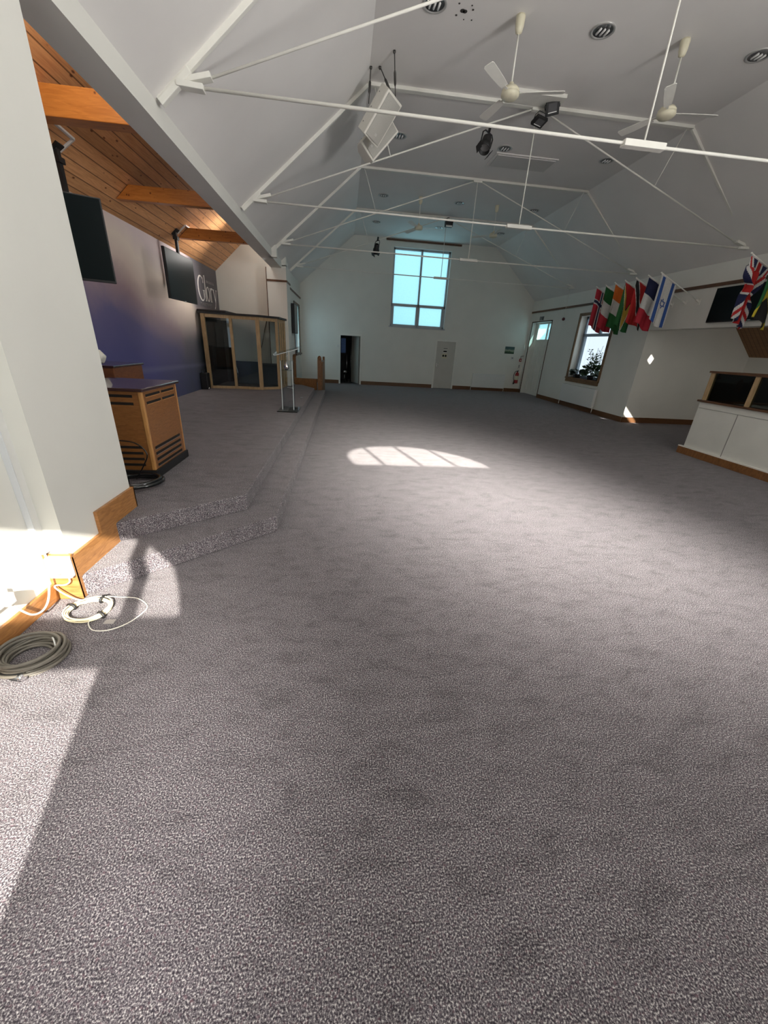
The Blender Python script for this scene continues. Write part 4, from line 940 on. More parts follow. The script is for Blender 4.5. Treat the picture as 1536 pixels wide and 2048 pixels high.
# landscape print
mb = MB(); mb.box(7.135, 7.57, YF - 0.012, YF, 1.62, 1.91)
m, nt, b = new_mat('landscape_print'); tc = nt.nodes.new('ShaderNodeTexCoord'); sp = nt.nodes.new('ShaderNodeSeparateXYZ'); nz = nt.nodes.new('ShaderNodeTexNoise'); nz.inputs['Scale'].default_value = 9
nt.links.new(tc.outputs['Generated'], sp.inputs['Vector']); nt.links.new(tc.outputs['Object'], nz.inputs['Vector'])
ad = nt.nodes.new('ShaderNodeMath'); ad.operation = 'MULTIPLY_ADD'; ad.inputs[1].default_value = 0.35; nt.links.new(nz.outputs['Fac'], ad.inputs[0]); nt.links.new(sp.outputs['Z'], ad.inputs[2])
r = ramp(nt, ad.outputs[0], [(0.25, (0.02, 0.05, 0.025)), (0.5, (0.10, 0.16, 0.09)), (0.62, (0.40, 0.43, 0.33)), (0.8, (0.08, 0.14, 0.13)), (1.0, (0.05, 0.10, 0.10))])
nt.links.new(r.outputs['Color'], b.inputs['Base Color'])
o = mb.build('landscape_picture', m); tag(o, 'small green landscape picture on the end wall by the corner', 'picture')
def wallbox(name, label, cat, x, z, w, h, mat, face=None, fm=None):
    mb = MB(); mb.box(x - w / 2, x + w / 2, YF - 0.04, YF, z - h / 2, z + h / 2, 0.008); o = mb.build(name, mat); tag(o, label, cat)
    if face:
        mb = MB(); mb.box(x - face[0] / 2, x + face[0] / 2, YF - 0.044, YF - 0.039, z - face[1] / 2 + face[2], z + face[1] / 2 + face[2]); mb.build('face', fm, o)
    return o
wallbox('thermostat', 'white thermostat under the landscape picture', 'thermostat', 7.53, 1.43, 0.12, 0.14, M_whiteplastic, (0.07, 0.05, 0.02), M_letterd)
wallbox('light_switch', 'white light switch beside the open dark doorway', 'switch', -0.26, 1.53, 0.10, 0.11, M_whiteplastic, (0.03, 0.05, 0), M_paper)
o = wallbox('fire_call_point', 'red fire alarm call point on the end wall above the extinguisher', 'call point', 7.93, 1.38, 0.10, 0.12, M_red, (0.05, 0.05, 0), M_paper)
mb = MB(); mb.tube([(7.93, YF - 0.015, 1.44), (7.93, YF - 0.015, 1.55), (8.05, YF - 0.015, 1.56)], 0.008, 6); mb.build('conduit', M_black, o)
wallbox('extinguisher_sign', 'small pale instruction plate between call point and extinguisher', 'sign', 7.91, 1.12, 0.06, 0.17, M_paper, (0.04, 0.12, 0), M_letterd)
T = thing('fire_extinguisher', 'red fire extinguisher hung low on the end wall by the side door', 'fire extinguisher', (7.86, YF - 0.11, 0.40))
mb = MB(); mb.lathe([(0.078, 0.0), (0.082, 0.02), (0.082, 0.38), (0.06, 0.44), (0.03, 0.46), (0.028, 0.49)], n=24); mb.build('cylinder', M_red, T)
mb = MB(); mb.lathe([(0.0825, 0.14), (0.0835, 0.145), (0.0835, 0.31), (0.0825, 0.315)], n=24, cap=False); mb.build('label_band', M_cream, T)
mb = MB(); mb.box(-0.02, 0.02, -0.02, 0.02, 0.48, 0.53); mb.bar((0, 0, 0.53), (0, -0.10, 0.56), 0.025, 0.01); mb.bar((0, 0, 0.51), (0, -0.10, 0.51), 0.025, 0.01); mb.build('valve', M_black, T)
mb = MB(); mb.tube(cat([(-0.02, 0, 0.51), (-0.10, -0.02, 0.50), (-0.155, -0.02, 0.38), (-0.15, -0.02, 0.22), (-0.11, -0.02, 0.10)]), 0.012, 8); mb.lathe([(0.012, 0.12), (0.028, -0.05)], (-0.11, -0.02), 12); mb.build('hose', M_black, T)
# exit sign above the side door
o = MB().box(XR - 0.02, XR, 16.80, 17.14, 2.96, 3.11).build('exit_sign', M_letterd); tag(o, 'small exit sign with running figure above the side door', 'sign')
mb = MB(); x = XR - 0.022
mb.box(x - 0.002, x, 16.83, 16.90, 2.98, 3.09); mb.sphere((x, 17.02, 3.085), 0.013, 8); mb.bar((x, 17.02, 3.07), (x, 17.0, 3.03), 0.004, 0.022); mb.bar((x, 17.0, 3.03), (x, 17.04, 2.985), 0.004, 0.014); mb.bar((x, 17.0, 3.03), (x, 16.95, 3.0), 0.004, 0.014); mb.bar((x, 17.02, 3.06), (x, 16.96, 3.06), 0.004, 0.012)
mb.build('pictogram', M_black, o)
# pull cord with red ball
T = thing('pull_cord', 'thin pull cord with a dark red ball hanging from the last truss end', 'cord', (7.83, 14.71, 3.82))
mb = MB(); mb.tube([(0, 0, 0), (0.0, 0, -0.88)], 0.006, 6); mb.build('cord', M_whitecable, T)
mb = MB(); mb.sphere((0, 0, -0.93), 0.055, 14); mb.build('ball', simple('maroon', (0.10, 0.02, 0.03), 0.4), T)

# things in the dark store
def micstand(x, y, h, label):
    T = thing('chrome_stand', label, 'stand', (x, y, 0), group='chrome stands in the dark store')
    mb = MB(); mb.tube([(0, 0, 0.02), (0, 0, h)], 0.012, 8); mb.build('pole', M_chrome, T)
    mb = MB(); mb.lathe([(0.022, 0), (0.022, 0.06)], (0, 0), 10, M=Matrix.Translation((0, 0, h * 0.62))); mb.build('clutch', M_chrome, T)
    for k in range(3):
        a = 2 * PI * k / 3; mb = MB(); mb.tube([(0, 0, 0.12), (0.22 * math.cos(a), 0.22 * math.sin(a), 0.012)], 0.009, 6); mb.build('leg', M_chrome, T)
micstand(0.30, 18.9, 1.75, 'tall chrome stand in the open doorway beside the door leaf')
micstand(0.12, 19.2, 1.45, 'shorter chrome stand further back in the dark doorway')
mb = MB(); mb.box(-0.15, 0.06, 18.55, 18.62, 1.25, 1.85, 0.03); o = mb.build('blue_jacket', M_bluecloth); tag(o, 'pale blue garment hanging inside the dark doorway', 'garment')
mb = MB(); mb.lathe([(0.09, 0), (0.11, 0.04), (0.11, 0.10), (0.05, 0.13)], (0.02, 18.6), 20, M=Matrix.Translation((0, 0, 0.40))); mb.tube([(0.02, 18.6, 0.0), (0.02, 18.6, 0.42)], 0.012, 8); o = mb.build('chrome_drum', M_chrome); tag(o, 'small chrome drum on a post low in the dark doorway', 'drum')

# ------------------------------------------------------------------ RIGHT SIDE
# plants on the window sill
def pot(T, r=0.09, h=0.12):
    mb = MB(); mb.lathe([(r * 0.75, 0), (r, h), (r * 0.93, h), (r * 0.9, h - 0.01), (0.001, h - 0.01)], n=18); mb.build('pot', M_slot, T)
def leafy(mb, base, n, spread, h, ls, up=0.5):
    for k in range(n):
        a = random.uniform(0, 2 * PI); rr = spread * math.sqrt(random.random()); z = h * random.random()
        p = Vector(base) + Vector((rr * math.cos(a), rr * math.sin(a), z))
        d = Vector((math.cos(a), math.sin(a), random.uniform(-0.3, 1) * up)).normalized(); s_ = (Matrix.Rotation(random.uniform(-1.3, 1.3), 3, d) @ d.cross(Vector((0, 0, 1)))).normalized(); L_ = ls * random.uniform(0.6, 1.2); w = L_ * 0.26
        nn = s_.cross(d)
        v = [p, p + d * L_ * 0.45 + s_ * w + nn * L_ * .06, p + d * L_, p + d * L_ * 0.45 - s_ * w + nn * L_ * .06]
        mb.bm.faces.new([mb.bm.verts.new(q) for q in v])
T = thing('potted_plant', 'low dark potted plant at the far end of the window sill', 'plant', (8.22, 13.62, 1.0)); pot(T, 0.10, 0.11)
mb = MB(); leafy(mb, (0, 0, 0.10), 190, 0.19, 0.15, 0.14, 0.3); mb.build('foliage', M_leafd, T)
T = thing('potted_plant', 'tall sprigged potted plant in the middle of the window sill', 'plant', (8.22, 12.85, 1.0)); pot(T, 0.11, 0.13)
mb = MB(); leafy(mb, (0, 0, 0.08), 300, 0.23, 0.36, 0.15, 0.5)
for k in range(9):
    a = random.uniform(0, 2 * PI); L_ = random.uniform(0.5, 0.95); tipx = 0.16 * math.cos(a); tipy = 0.30 * math.sin(a)
    for q in range(14):
        t_ = 0.25 + 0.75 * q / 14
        leafy(mb, (tipx * t_, tipy * t_ - 0.02, 0.12 + L_ * t_), 2, 0.02, 0.02, 0.10, 0.6)
mb.build('foliage', M_leaf, T)
random.seed(11)
mb = MB()
for k in range(9):
    a = random.uniform(0, 2 * PI); L_ = random.uniform(0.5, 0.95)
    mb.tube([(0, 0, 0.1), (0.08 * math.cos(a), 0.15 * math.sin(a), 0.12 + L_ * 0.5), (0.16 * math.cos(a), 0.30 * math.sin(a), 0.12 + L_)], 0.005, 5)
mb.build('stem', M_leafd, T)
T = thing('potted_plant', 'small dark plant at the near corner of the window sill', 'plant', (8.22, 12.38, 1.0)); pot(T, 0.07, 0.08)
mb = MB(); leafy(mb, (0, 0, 0.07), 50, 0.08, 0.08, 0.09, 0.4); mb.build('foliage', M_leafd, T)

# sound desk booth
T = thing('sound_booth', 'white panelled sound desk booth with glazed wooden screen on top', 'booth', (7.9, 4.6, 0))
off = (7.9, 4.6, 0)
mb = MB(); mb.box(6.95, 7.05, 1.9, 7.10, 0.14, 1.03); mb.box(7.05, 9.2, 7.0, 7.10, 0.14, 1.03); mb.build('panelling', M_plaster, T, off=off)
mb = MB(); mb.box(6.90, 7.0, 1.9, 7.18, 0.0, 0.135, 0.004); mb.box(6.95, 9.2, 7.12, 7.18, 0.0, 0.135); mb.build('kickboard', M_rail, T, off=off)
mb = MB(); mb.box(6.905, 6.95, 1.9, 7.19, 0.135, 0.155); mb.build('kick_cap', M_white, T, off=off)
for y in (6.26, 5.35, 4.45, 3.5):
    mb = MB(); mb.box(6.946, 6.951, y - 0.008, y + 0.008, 0.15, 0.92); mb.build('panel_joint', M_groove, T, off=off)
mb = MB(); mb.box(6.945, 6.951, 1.9, 7.08, 0.915, 0.922); mb.build('panel_joint', M_groove, T, off=off)
mb = MB(); mb.box(6.91, 7.12, 1.9, 7.14, 1.03, 1.065, 0.005); mb.box(7.05, 9.2, 6.98, 7.14, 1.03, 1.065, 0.005); mb.build('sill_rail', M_brown, T, off=off)
for y in (7.065, 6.20, 5.33, 4.46, 3.6):
    mb = MB(); mb.box(6.96, 7.03, y - 0.035, y + 0.035, 1.065, 1.56); mb.build('post', M_framew, T, off=off)
mb = MB(); mb.box(6.94, 7.05, 1.9, 7.13, 1.56, 1.595, 0.004); mb.box(7.05, 9.2, 7.03, 7.13, 1.56, 1.595); mb.build('head_rail', M_brown, T, off=off)
mb = MB(); mb.box(6.99, 6.998, 1.9, 7.05, 1.065, 1.56); mb.build('glazing', M_booth, T, off=off)
mb = MB(); mb.box(7.04, 9.2, 7.02, 7.06, 1.065, 1.56); mb.build('end_board', M_black, T, off=off)
mb = MB(); mb.box(7.05, 9.3, 2.0, 6.98, 0.72, 0.78); mb.build('desk_top', M_black, T, off=off)
# covered desk and monitor in the booth
mb = MB()
N = 24
grid = {}
for i in range(N + 1):
    for j in range(N + 1):
        u = i / N; v = j / N
        z = 0.78 + 0.52 * (math.sin(PI * u) ** 0.5) * (math.sin(PI * v) ** 0.4) + 0.02 * math.sin(9 * u + 4 * v)
        grid[i, j] = mb.bm.verts.new((7.7 + 1.3 * u, 4.6 + 1.6 * v, z))
for i in range(N):
    for j in range(N):
        f = mb.bm.faces.new((grid[i, j], grid[i + 1, j], grid[i + 1, j + 1], grid[i, j + 1])); f.smooth = True
o = mb.build('covered_mixer', M_black); tag(o, 'mixing desk under a black cover inside the sound booth', 'mixing desk')
T = thing('desk_monitor', 'pale grey monitor behind the booth glass beside the covered desk', 'monitor', (8.1, 6.55, 0.78), (0, 0, -1.1))
mb = MB(); mb.box(-0.19, 0.19, -0.02, 0.02, 0.32, 0.60, 0.006); mb.build('screen', simple('monitor_grey', (0.30, 0.31, 0.30), 0.5), T)
mb = MB(); mb.bar((0, 0.02, 0.02), (0, 0.02, 0.4), 0.04, 0.03); mb.box(-0.1, 0.1, -0.07, 0.09, 0, 0.015); mb.build('stand', M_black, T)
# television over the recess opening
T = thing('wall_television', 'black television on the header wall behind the union flag', 'television', (XR - 0.07, 8.2, 2.885), (0, 0, -PI / 2))
mb = MB(); mb.box(-0.62, 0.62, 0.0, 0.055, -0.335, 0.335, 0.005); mb.build('casing', M_black, T)
mb = MB(); mb.box(-0.61, 0.61, -0.003, 0.0, -0.315, 0.325); mb.build('screen', M_screen, T)
mb = MB(); mb.box(0.36, 0.42, -0.006, 0.0, -0.33, -0.318); mb.build('badge', M_chrome, T)
mb = MB(); mb.box(-0.2, 0.2, 0.055, 0.07, -0.15, 0.15); mb.build('bracket', M_black, T)

# ------------------------------------------------------------------ FLAGS
FC = {}
def fm(key):
    cols = dict(red=(0.42, 0.012, 0.03), white=(0.62, 0.61, 0.59), navy=(0.008, 0.012, 0.06), green=(0.008, 0.105, 0.022), orange=(0.62, 0.135, 0.012), black=(0.008, 0.008, 0.009), yellow=(0.50, 0.40, 0.02), blue=(0.015, 0.065, 0.26), bright=(0.46, 0.012, 0.012), gold=(0.52, 0.36, 0.05))
    if key not in FC: FC[key] = simple('flag_' + key, cols[key], 0.75, noise=0.08, nscale=40)
    return FC[key]
def tri_pt(u, v, a, b, c):
    def s_(p, q, r_): return (p[0] - r_[0]) * (q[1] - r_[1]) - (q[0] - r_[0]) * (p[1] - r_[1])
    d1 = s_((u, v), a, b); d2 = s_((u, v), b, c); d3 = s_((u, v), c, a)
    return not ((d1 < 0 or d2 < 0 or d3 < 0) and (d1 > 0 or d2 > 0 or d3 > 0))
# u across (0 = pole tip side), v down from the pole (0 = hoist)
def f_nor(u, v):
    if 0.27 < v < 0.40 or 0.40 < u < 0.60:
        if 0.30 < v < 0.37 or 0.45 < u < 0.55: return 'navy'
        return 'white'
    return 'red'
def tri3(a, b, c): return lambda u, v: a if v < 0.345 else b if v < 0.665 else c
def f_guy(u, v):
    du = abs(u - 0.5)
    if du < 0.5 * (1 - v / 0.50): return 'bright'
    if du < 0.5 * (1 - v / 0.53) + 0.02: return 'black'
    if du < 0.5 * (1 - v / 0.97): return 'gold'
    if du < 0.5 * (1 - v / 1.0) + 0.02: return 'white'
    return 'green'
def f_tt(u, v):
    d = u - (0.02 + 0.96 * v) if False else (v - u * 1.0)
    k = u - v
    if abs(k) < 0.13: return 'black'
    if abs(k) < 0.18: return 'white'
    return 'bright'
def f_isr(u, v):
    if 0.10 < u < 0.27 or 0.73 < u < 0.90: return 'blue'
    du = (u - 0.5) * 0.47; dv = (v - 0.5) * 0.92; R_ = 0.105; w = 0.016
    def intri(sg, r_):
        pts = [(r_ * math.cos(math.radians(90 * sg + 120 * k)) , r_ * math.sin(math.radians(90 * sg + 120 * k))) for k in range(3)]
        return tri_pt(dv, du, *pts)
    for sg in (0, 2):
        if intri(sg, R_) and not intri(sg, R_ - 2.0 * w): return 'blue'
    return 'white'
def f_uk(u, v):
    x = v - 0.5; y = (u - 0.5) * 0.5
    if abs(y) < 0.05 or abs(x) < 0.05: return 'bright'
    if abs(y) < 0.085 or abs(x) < 0.085: return 'white'
    for s_ in (-1, 1):
        d = abs(y - s_ * x * 0.5) / math.sqrt(1.25)
        if d < 0.017: return 'bright'
        if d < 0.052: return 'white'
    return 'navy'
def f_jam(u, v):
    x = v - 0.5; y = (u - 0.5) * 0.5
    for s_ in (-1, 1):
        if abs(y - s_ * x * 0.5) / math.sqrt(1.25) < 0.05: return 'yellow'
    return 'green' if abs(y) > abs(x) * 0.5 else 'black'
def f_wht(u, v):
    if (u - 0.5) ** 2 * 0.23 + (v - 0.55) ** 2 * 0.9 < 0.02: return 'black'
    return 'white'
def make_flag(y, fn, label, seed, nu=28, nv=56, L_=0.93, pinch=None, fold=0.022, drift=0.0, wid=0.46, squeeze=0.06):
    T = thing('wall_flag', label, 'flag', (XR, y, 3.0), group='national flags on angled white poles')
    base = Vector((0, 0, 0)); tip = Vector((-1.14, 0, 0.50)); d = (tip - base).normalized()
    mb = MB(); mb.tube([base, tip], 0.011, 10); mb.sphere(tip, 0.018, 12); mb.build('pole', M_white, T)
    mb = MB(); mb.box(-0.012, 0, -0.035, 0.035, -0.06, 0.06, 0.003); mb.bar((0, 0, -0.005), (-0.10, 0, 0.042), 0.034, 0.034); mb.build('bracket', M_white, T)
    rnd = random.Random(seed); ph = [rnd.uniform(0, 6.28) for _ in range(4)]
    mb = MB(); keys = []; G = {}
    for i in range(nu + 1):
        for j in range(nv + 1):
            u = i / nu; v = j / nv
            p = tip - d * (0.03 + wid * u)         # along the pole
            x = p.x; z = p.z - 0.016 - L_ * v
            xc = tip.x - d.x * (0.03 + wid * 0.5)
            sq = 1 - squeeze * math.sin(PI * min(1, v * 1.0)) 
            yy = fold * (0.25 + 0.9 * v) * math.sin(2 * PI * u * 1.7 + ph[0] + 1.5 * v) + 0.012 * math.sin(2 * PI * u * 3.1 + ph[1]) * v
            if pinch:
                g = math.exp(-((v - pinch) / 0.10) ** 2)
                k = 1 - 0.72 * g - (0.25 if v > pinch else 0.0) * (1 - g)
                if v > pinch: k *= 0.55 + 0.45 * (1 - (v - pinch)) 
                xx = xc - 0.02 * v + (x - xc) * k
                # cloth above and below slopes towards the knot
                z2 = p.z - 0.016 - L_ * v
                z2 += (xc + (x - xc) * k - x) * 0.25 * (1 if v < pinch else 0)
                yy += 0.05 * g * math.sin(2 * PI * u * 2.5) + 0.04 * math.sin(2 * PI * u * 3 + ph[2]) * (v > 0.15)
                G[i, j] = mb.bm.verts.new((xx, yy, z2))
            else:
                G[i, j] = mb.bm.verts.new((xc + (x - xc) * sq + drift * v, yy, z + 0.03 * v * math.sin(2 * PI * u + ph[3])))
    for i in range(nu):
        for j in range(nv):
            k = fn((i + 0.5) / nu, (j + 0.5) / nv)
            if k not in keys: keys.append(k)
            f = mb.bm.faces.new((G[i, j], G[i + 1, j], G[i + 1, j + 1], G[i, j + 1])); f.material_index = keys.index(k); f.smooth = True
    c = mb.build('cloth', [fm(k) for k in keys], T, recalc=False)
    so = c.modifiers.new('thick', 'SOLIDIFY'); so.thickness = 0.003; so.offset = 0
    mb = MB(); a = tip - d * 0.03; b = tip - d * (0.03 + wid); mb.tube([a + Vector((0, 0, -0.012)), b + Vector((0, 0, -0.012))], 0.014, 8); mb.build('sleeve', fm('white'), T)
    return T
make_flag(9.26, f_isr, 'white flag with two blue stripes and a blue six pointed star', 1, 56, 112, 0.91, fold=0.012, squeeze=0.02)
make_flag(9.65, tri3('navy', 'white', 'red'), 'flag of navy, white and red bands beside the blue star flag', 2, L_=0.95, drift=-0.06)
make_flag(10.06, f_tt, 'red flag with a black diagonal edged white', 3, 48, 84, 0.90)
make_flag(10.46, f_guy, 'red, gold and green arrowhead flag between red diagonal and orange flags', 4, 48, 84, 0.98, drift=-0.02)
make_flag(10.86, tri3('orange', 'white', 'green'), 'orange, white and green flag, orange at the pole', 5, L_=0.98, fold=0.03)
make_flag(11.26, tri3('green', 'white', 'red'), 'green, white and red flag, green at the pole', 6, L_=0.97)
make_flag(11.66, f_nor, 'red flag with navy and white cross, last in line by the window', 7, 48, 84, 0.95)
make_flag(7.20, f_uk, 'crumpled union flag gathered at its middle in front of black television', 8, 72, 110, 0.96, pinch=0.47)
make_flag(6.82, f_jam, 'green, black and yellow saltire flag beside the union flag', 9, 64, 96, 0.95, fold=0.05, squeeze=0.3)
make_flag(6.44, f_wht, 'white flag with dark emblem at the edge of the frame', 10, 40, 80, 0.93)

# ------------------------------------------------------------------ NEAR LEFT: SOCKET, TRUNKING, CABLES
T = thing('cable_trunking', 'white vertical trunking in the corner beside the cream pier', 'trunking', (-1.915, PY0 - 0.02, 0.35))
mb = MB(); mb.box(-0.024, 0.016, -0.03, 0.02, 0.02, 3.3); mb.build('channel', M_whiteplastic, T)
mb = MB(); mb.box(-0.024, 0.014, -0.034, -0.03, 0.02, 3.3); mb.build('lid', simple('trunk_lid', (0.72, 0.74, 0.76), 0.3), T)
mb = MB(); mb.box(-0.018, 0.022, -0.012, 0.019, 0.02, 0.05); mb.build('end_cap', M_whiteplastic, T)
T = thing('junction_box', 'white junction box on the wooden skirting of the pier', 'junction box', (-1.835, PY0 - 0.02, 0.27))
mb = MB(); mb.box(-0.07, 0.07, -0.045, 0.0, -0.075, 0.075, 0.01); mb.build('box', M_whiteplastic, T)
mb = MB(); mb.lathe([(0.016, 0), (0.016, 0.004), (0.008, 0.006)], n=16, M=Matrix.Translation((0, -0.045, -0.03)) @ Matrix.Rotation(PI / 2, 4, 'X')); mb.build('screw', M_groove, T)
mb = MB(); mb.box(0.045, 0.055, -0.047, -0.044, -0.06, 0.065); mb.build('lid_seam', M_groove, T)
T = thing('wall_socket', 'white double wall socket with white plug low on the near wall', 'socket', (-1.94, 1.97, 0.26))
mb = MB(); mb.box(0, 0.012, -0.09, 0.07, -0.045, 0.045, 0.004); mb.build('plate', M_whiteplastic, T)
mb = MB(); mb.box(0.012, 0.05, 0.005, 0.065, -0.04, 0.03, 0.01); mb.build('plug', M_whiteplastic, T)
mb = MB(); mb.box(0.012, 0.018, -0.05, -0.035, 0.01, 0.03); mb.build('rocker', M_paper, T)
mb = MB(); mb.tube(cat([(-1.905, 2.01, 0.215), (-1.895, 2.03, 0.16), (-1.885, 2.08, 0.085), (-1.88, 2.15, 0.06), (-1.885, 2.22, 0.09), (-1.895, 2.28, 0.18), (-1.90, 2.325, 0.30), (-1.905, 2.335, 0.37)]), 0.0065, 10)
o = mb.build('white_flex', M_whitecable); tag(o, 'white flex sagging from the wall socket up to the trunking', 'cable')
mb = MB(); mb.tube(cat([(-1.80, 2.325, 0.195), (-1.80, 2.32, 0.16), (-1.83, 2.315, 0.14), (-1.88, 2.31, 0.14), (-1.885, 2.30, 0.13), (-1.84, 2.29, 0.09), (-1.79, 2.30, 0.04), (-1.74, 2.305, 0.02)]), 0.005, 8)
o = mb.build('thin_white_lead', M_whitecable); tag(o, 'thin white lead from the junction box down to the cream coil', 'cable')
T = thing('cream_cable_coil', 'coil of cream cable tied with black strips on the carpet', 'cable coil', (-1.655, 2.21, 0.0))
random.seed(3)
mb = MB()
for k in range(9):
    r = 0.125 + random.uniform(-0.012, 0.014); zz = 0.008 + 0.005 * (k % 5); cxx = random.uniform(-0.008, 0.008); cyy = random.uniform(-0.008, 0.008)
    mb.tube([(cxx + r * math.cos(2 * PI * q / 40), cyy + r * 0.92 * math.sin(2 * PI * q / 40), zz + 0.004 * math.sin(3 * 2 * PI * q / 40 + k)) for q in range(40)], 0.0045, 6, closed=True)
mb.build('cable_turns', M_creamcable, T)
for a in (165, 75, 330):
    ca, sa = math.cos(math.radians(a)), math.sin(math.radians(a))
    mb = MB(); Mx = Matrix.Translation((0.126 * ca, 0.116 * sa, 0.018)) @ Matrix.Rotation(math.radians(a), 4, 'Z')
    mb.tube([Mx @ Vector((0.028 * math.cos(t_ * 2 * PI / 12), 0, 0.019 * math.sin(t_ * 2 * PI / 12))) for t_ in range(12)], 0.009, 6, closed=True); mb.build('tie_strip', M_black, T)
mb = MB(); mb.tube(cat([(0.02, 0.13, 0.03), (0.12, 0.14, 0.012), (0.24, 0.13, 0.006), (0.34, 0.05, 0.005), (0.345, -0.03, 0.005), (0.30, -0.13, 0.005), (0.22, -0.19, 0.005), (0.13, -0.19, 0.006), (0.07, -0.13, 0.008), (0.07, -0.10, 0.015)]), 0.0035, 6); mb.build('loose_loop', M_whitecable, T)
T = thing('grey_cable_coil', 'coil of thick grey cable with plug lying on the carpet by the wall', 'cable coil', (-1.715, 1.80, 0.0))
mb = MB()
for k in range(14):
    r = (0.158, 0.138, 0.118, 0.102, 0.148, 0.128, 0.11, 0.155, 0.136, 0.117, 0.15, 0.13, 0.142, 0.165)[k] + random.uniform(-0.003, 0.003); zz = 0.010 + 0.017 * (0, 0, 0, 0, 1, 1, 1, 2, 2, 2, 3, 3, 4, 1)[k]; cxx = random.uniform(-0.008, 0.008); cyy = random.uniform(-0.008, 0.008)
    mb.tube([(cxx + r * math.cos(2 * PI * q / 48), cyy + r * 0.92 * math.sin(2 * PI * q / 48), zz + 0.006 * math.sin(2 * 2 * PI * q / 48 + k * 1.3)) for q in range(48)], 0.0085, 8, closed=True)
mb.build('cable_turns', M_greycable, T)
mb = MB(); mb.tube([(-0.06, -0.13, 0.03), (0.01, -0.145, 0.02), (0.06, -0.155, 0.022)], [0.014, 0.021, 0.021], 14); mb.build('connector', M_black, T)
mb = MB(); mb.lathe([(0.024, 0), (0.018, 0.002), (0.018, 0.01)], n=18, M=Matrix.Translation((0.06, -0.156, 0.023)) @ Matrix.Rotation(math.radians(70), 4, 'Z') @ Matrix.Rotation(PI / 2, 4, 'X')); mb.build('connector_ring', M_chrome, T)
mb = MB(); mb.tube(cat([(0.05, 0.10, 0.06), (0.075, 0.075, 0.075), (0.10, 0.045, 0.06), (0.105, 0.03, 0.03)]), 0.004, 6); mb.build('cable_tie', M_whiteplastic, T)
mb = MB(); mb.box(-1.50, -1.44, 2.08, 2.12, 0.002, 0.006); o = mb.build('tape_scrap', simple('clear_tape', (0.42, 0.39, 0.37), 0.25)); tag(o, 'small scrap of clear tape on carpet beside cream coil', 'tape')

# ------------------------------------------------------------------ CAMERA
f_px, yaw, pitch, roll = 763.76, 0.1187, 0.4145, 0.0602
fw = Vector((math.sin(yaw) * math.cos(pitch), math.cos(yaw) * math.cos(pitch), -math.sin(pitch)))
r0 = Vector((math.cos(yaw), -math.sin(yaw), 0)); u0 = r0.cross(fw)
rt = math.cos(roll) * r0 + math.sin(roll) * u0; upv = -math.sin(roll) * r0 + math.cos(roll) * u0
cam = bpy.data.cameras.new('camera'); cam.sensor_fit = 'HORIZONTAL'; cam.sensor_width = 36; cam.lens = f_px / 1536 * 36; cam.clip_start = 0.02; cam.clip_end = 200
co = bpy.data.objects.new('camera', cam); COL.objects.link(co)
co.matrix_world = Matrix(((rt.x, upv.x, -fw.x, 0), (rt.y, upv.y, -fw.y, 0), (rt.z, upv.z, -fw.z, 1.725), (0, 0, 0, 1)))
S.camera = co

# ------------------------------------------------------------------ LIGHT
TE = 0.593; AZ = math.radians(15.0)
sd = Vector((-math.sin(AZ), math.cos(AZ), -TE)).normalized()     # direction the sunlight travels
def look(o, d): o.rotation_euler = d.to_track_quat('-Z', 'Y').to_euler()
def lamp(kind, name, energy, col, loc=(0, 0, 0), d=None, **kw):
    l = bpy.data.lights.new(name, kind); l.energy = energy; l.color = col
    for k, v in kw.items(): setattr(l, k, v)
    o = bpy.data.objects.new(name, l); COL.objects.link(o); o.location = loc
    if d is not None: look(o, Vector(d))
    return o
SUN = 16.5
lamp('SUN', 'sun', SUN, (1.0, 0.94, 0.84), (6, -10, 12), sd, angle=math.radians(0.53))
# sunlight spread by the frosted lower lights of the back windows
lamp('AREA', 'frosted_gable_light', 122, (1.0, 0.95, 0.88), (3.30, YB + 0.6, 3.25), sd, shape='RECTANGLE', size=2.8, size_y=2.4, spread=math.radians(31))
lamp('AREA', 'frosted_side_light', 6, (1.0, 0.95, 0.9), (-0.15, YB + 0.35, 1.55), sd, shape='RECTANGLE', size=0.35, size_y=0.95, spread=math.radians(34))
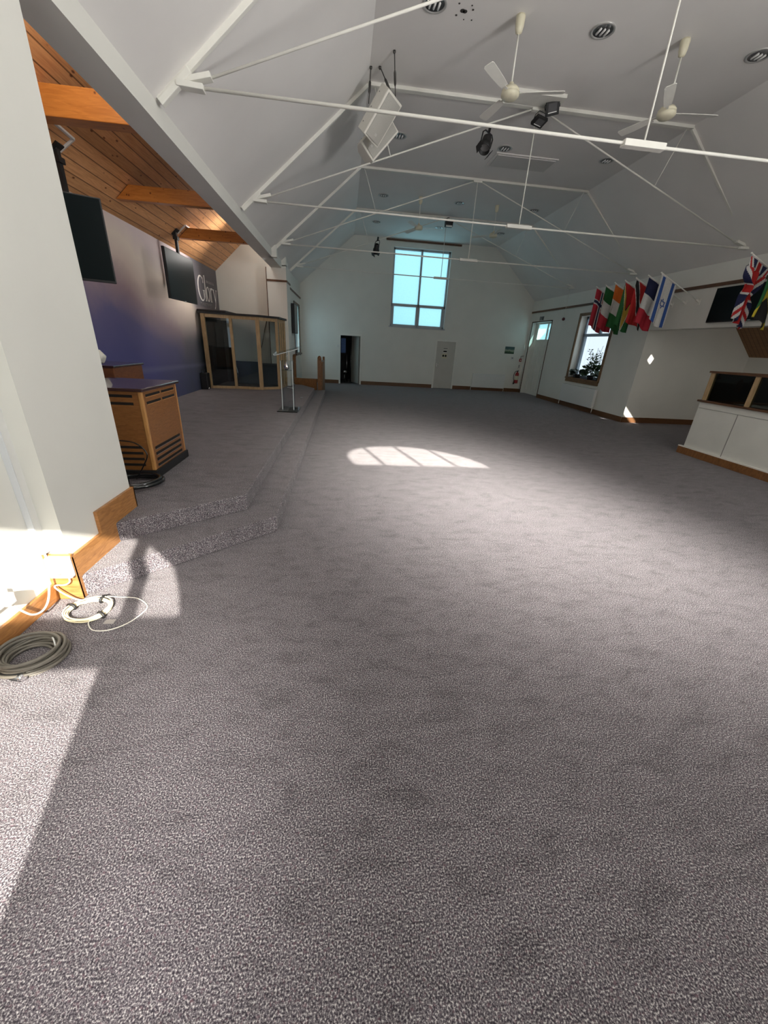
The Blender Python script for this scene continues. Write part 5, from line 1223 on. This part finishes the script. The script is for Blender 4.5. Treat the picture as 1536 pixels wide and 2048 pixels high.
# skylight through the two side wall windows
SKY = (0.72, 0.88, 1.0)
lamp('AREA', 'right_window_sky', 4, SKY, (XR + 0.18, 13.12, 1.95), (-1, 0, -0.1), shape='RECTANGLE', size=1.7, size_y=1.8)
lamp('AREA', 'left_window_sky', 5, SKY, (XL - 0.08, 16.6, 2.0), (1, 0, -0.1), shape='RECTANGLE', size=1.5, size_y=1.5)
up = math.radians(105)
lamp('AREA', 'back_ceiling_fill', 32, (1.0, 0.96, 0.92), (3.2, YB + 0.05, 4.0), (0, 1, 1.6), shape='RECTANGLE', size=2.2, size_y=2.6, spread=up)  # added fill aimed upward to brighten the ceiling, not skylight
lamp('AREA', 'back_side_fill', 270, (1.0, 0.985, 0.97), (7.2, YB + 0.05, 1.9), (-1, 0.55, 0.75), shape='RECTANGLE', size=1.5, size_y=2.2, spread=up)  # added fill at the invented window, lifts pier and left slope
lamp('AREA', 'back_side_fill', 30, (1.0, 0.96, 0.92), (-0.95, YB + 0.05, 1.9), (0.0, 1, 1.5), shape='RECTANGLE', size=1.7, size_y=2.2, spread=up)  # added fill aimed up at the near ceiling, not skylight
lamp('AREA', 'stage_rooflight_fill', 38, (1.0, 0.94, 0.86), (-2.47, 4.6, slope_z(-2.47) - 0.05), (-1, 0.4, -0.6), shape='RECTANGLE', size=0.5, size_y=1.8)  # added fill under an invented rooflight, brightens mural and pine
lamp('AREA', 'stage_rooflight_fill', 40, (1.0, 0.95, 0.90), (-2.47, 11.75, slope_z(-2.47) - 0.3), (-0.9, -0.6, -0.55), shape='RECTANGLE', size=0.5, size_y=2.2, spread=math.radians(100))  # daylight of the far rooflight, aimed back at the mural
lamp('AREA', 'stage_rooflight_fill', 2.5, (1.0, 0.98, 0.93), (-2.47, 11.75, slope_z(-2.47) - 0.1), (-0.1, 1, -0.5), shape='RECTANGLE', size=0.5, size_y=1.0, spread=math.radians(100))  # extra fill from the far rooflight onto the end wall top
lamp('AREA', 'recess_fill', 22, (1.0, 0.96, 0.9), (9.6, 6.2, 3.45), (0.1, 0.6, -1), shape='RECTANGLE', size=0.4, size_y=2.0)  # added fill below the roof slots to brighten the recess
w = bpy.data.worlds.new('World'); S.world = w; w.use_nodes = True
nt = w.node_tree; bg = nt.nodes['Background']
bg.inputs['Color'].default_value = (0.78, 0.91, 1.0, 1); bg.inputs['Strength'].default_value = 1.35

S.view_settings.view_transform = 'Standard'; S.view_settings.look = 'None'; S.view_settings.gamma = 1; S.view_settings.exposure = 0.0
S.view_settings.use_curve_mapping = False
S.cycles.use_denoising = True
S.cycles.max_bounces = 10; S.cycles.diffuse_bounces = 6; S.cycles.transparent_max_bounces = 16
S.cycles.sample_clamp_indirect = 6.0
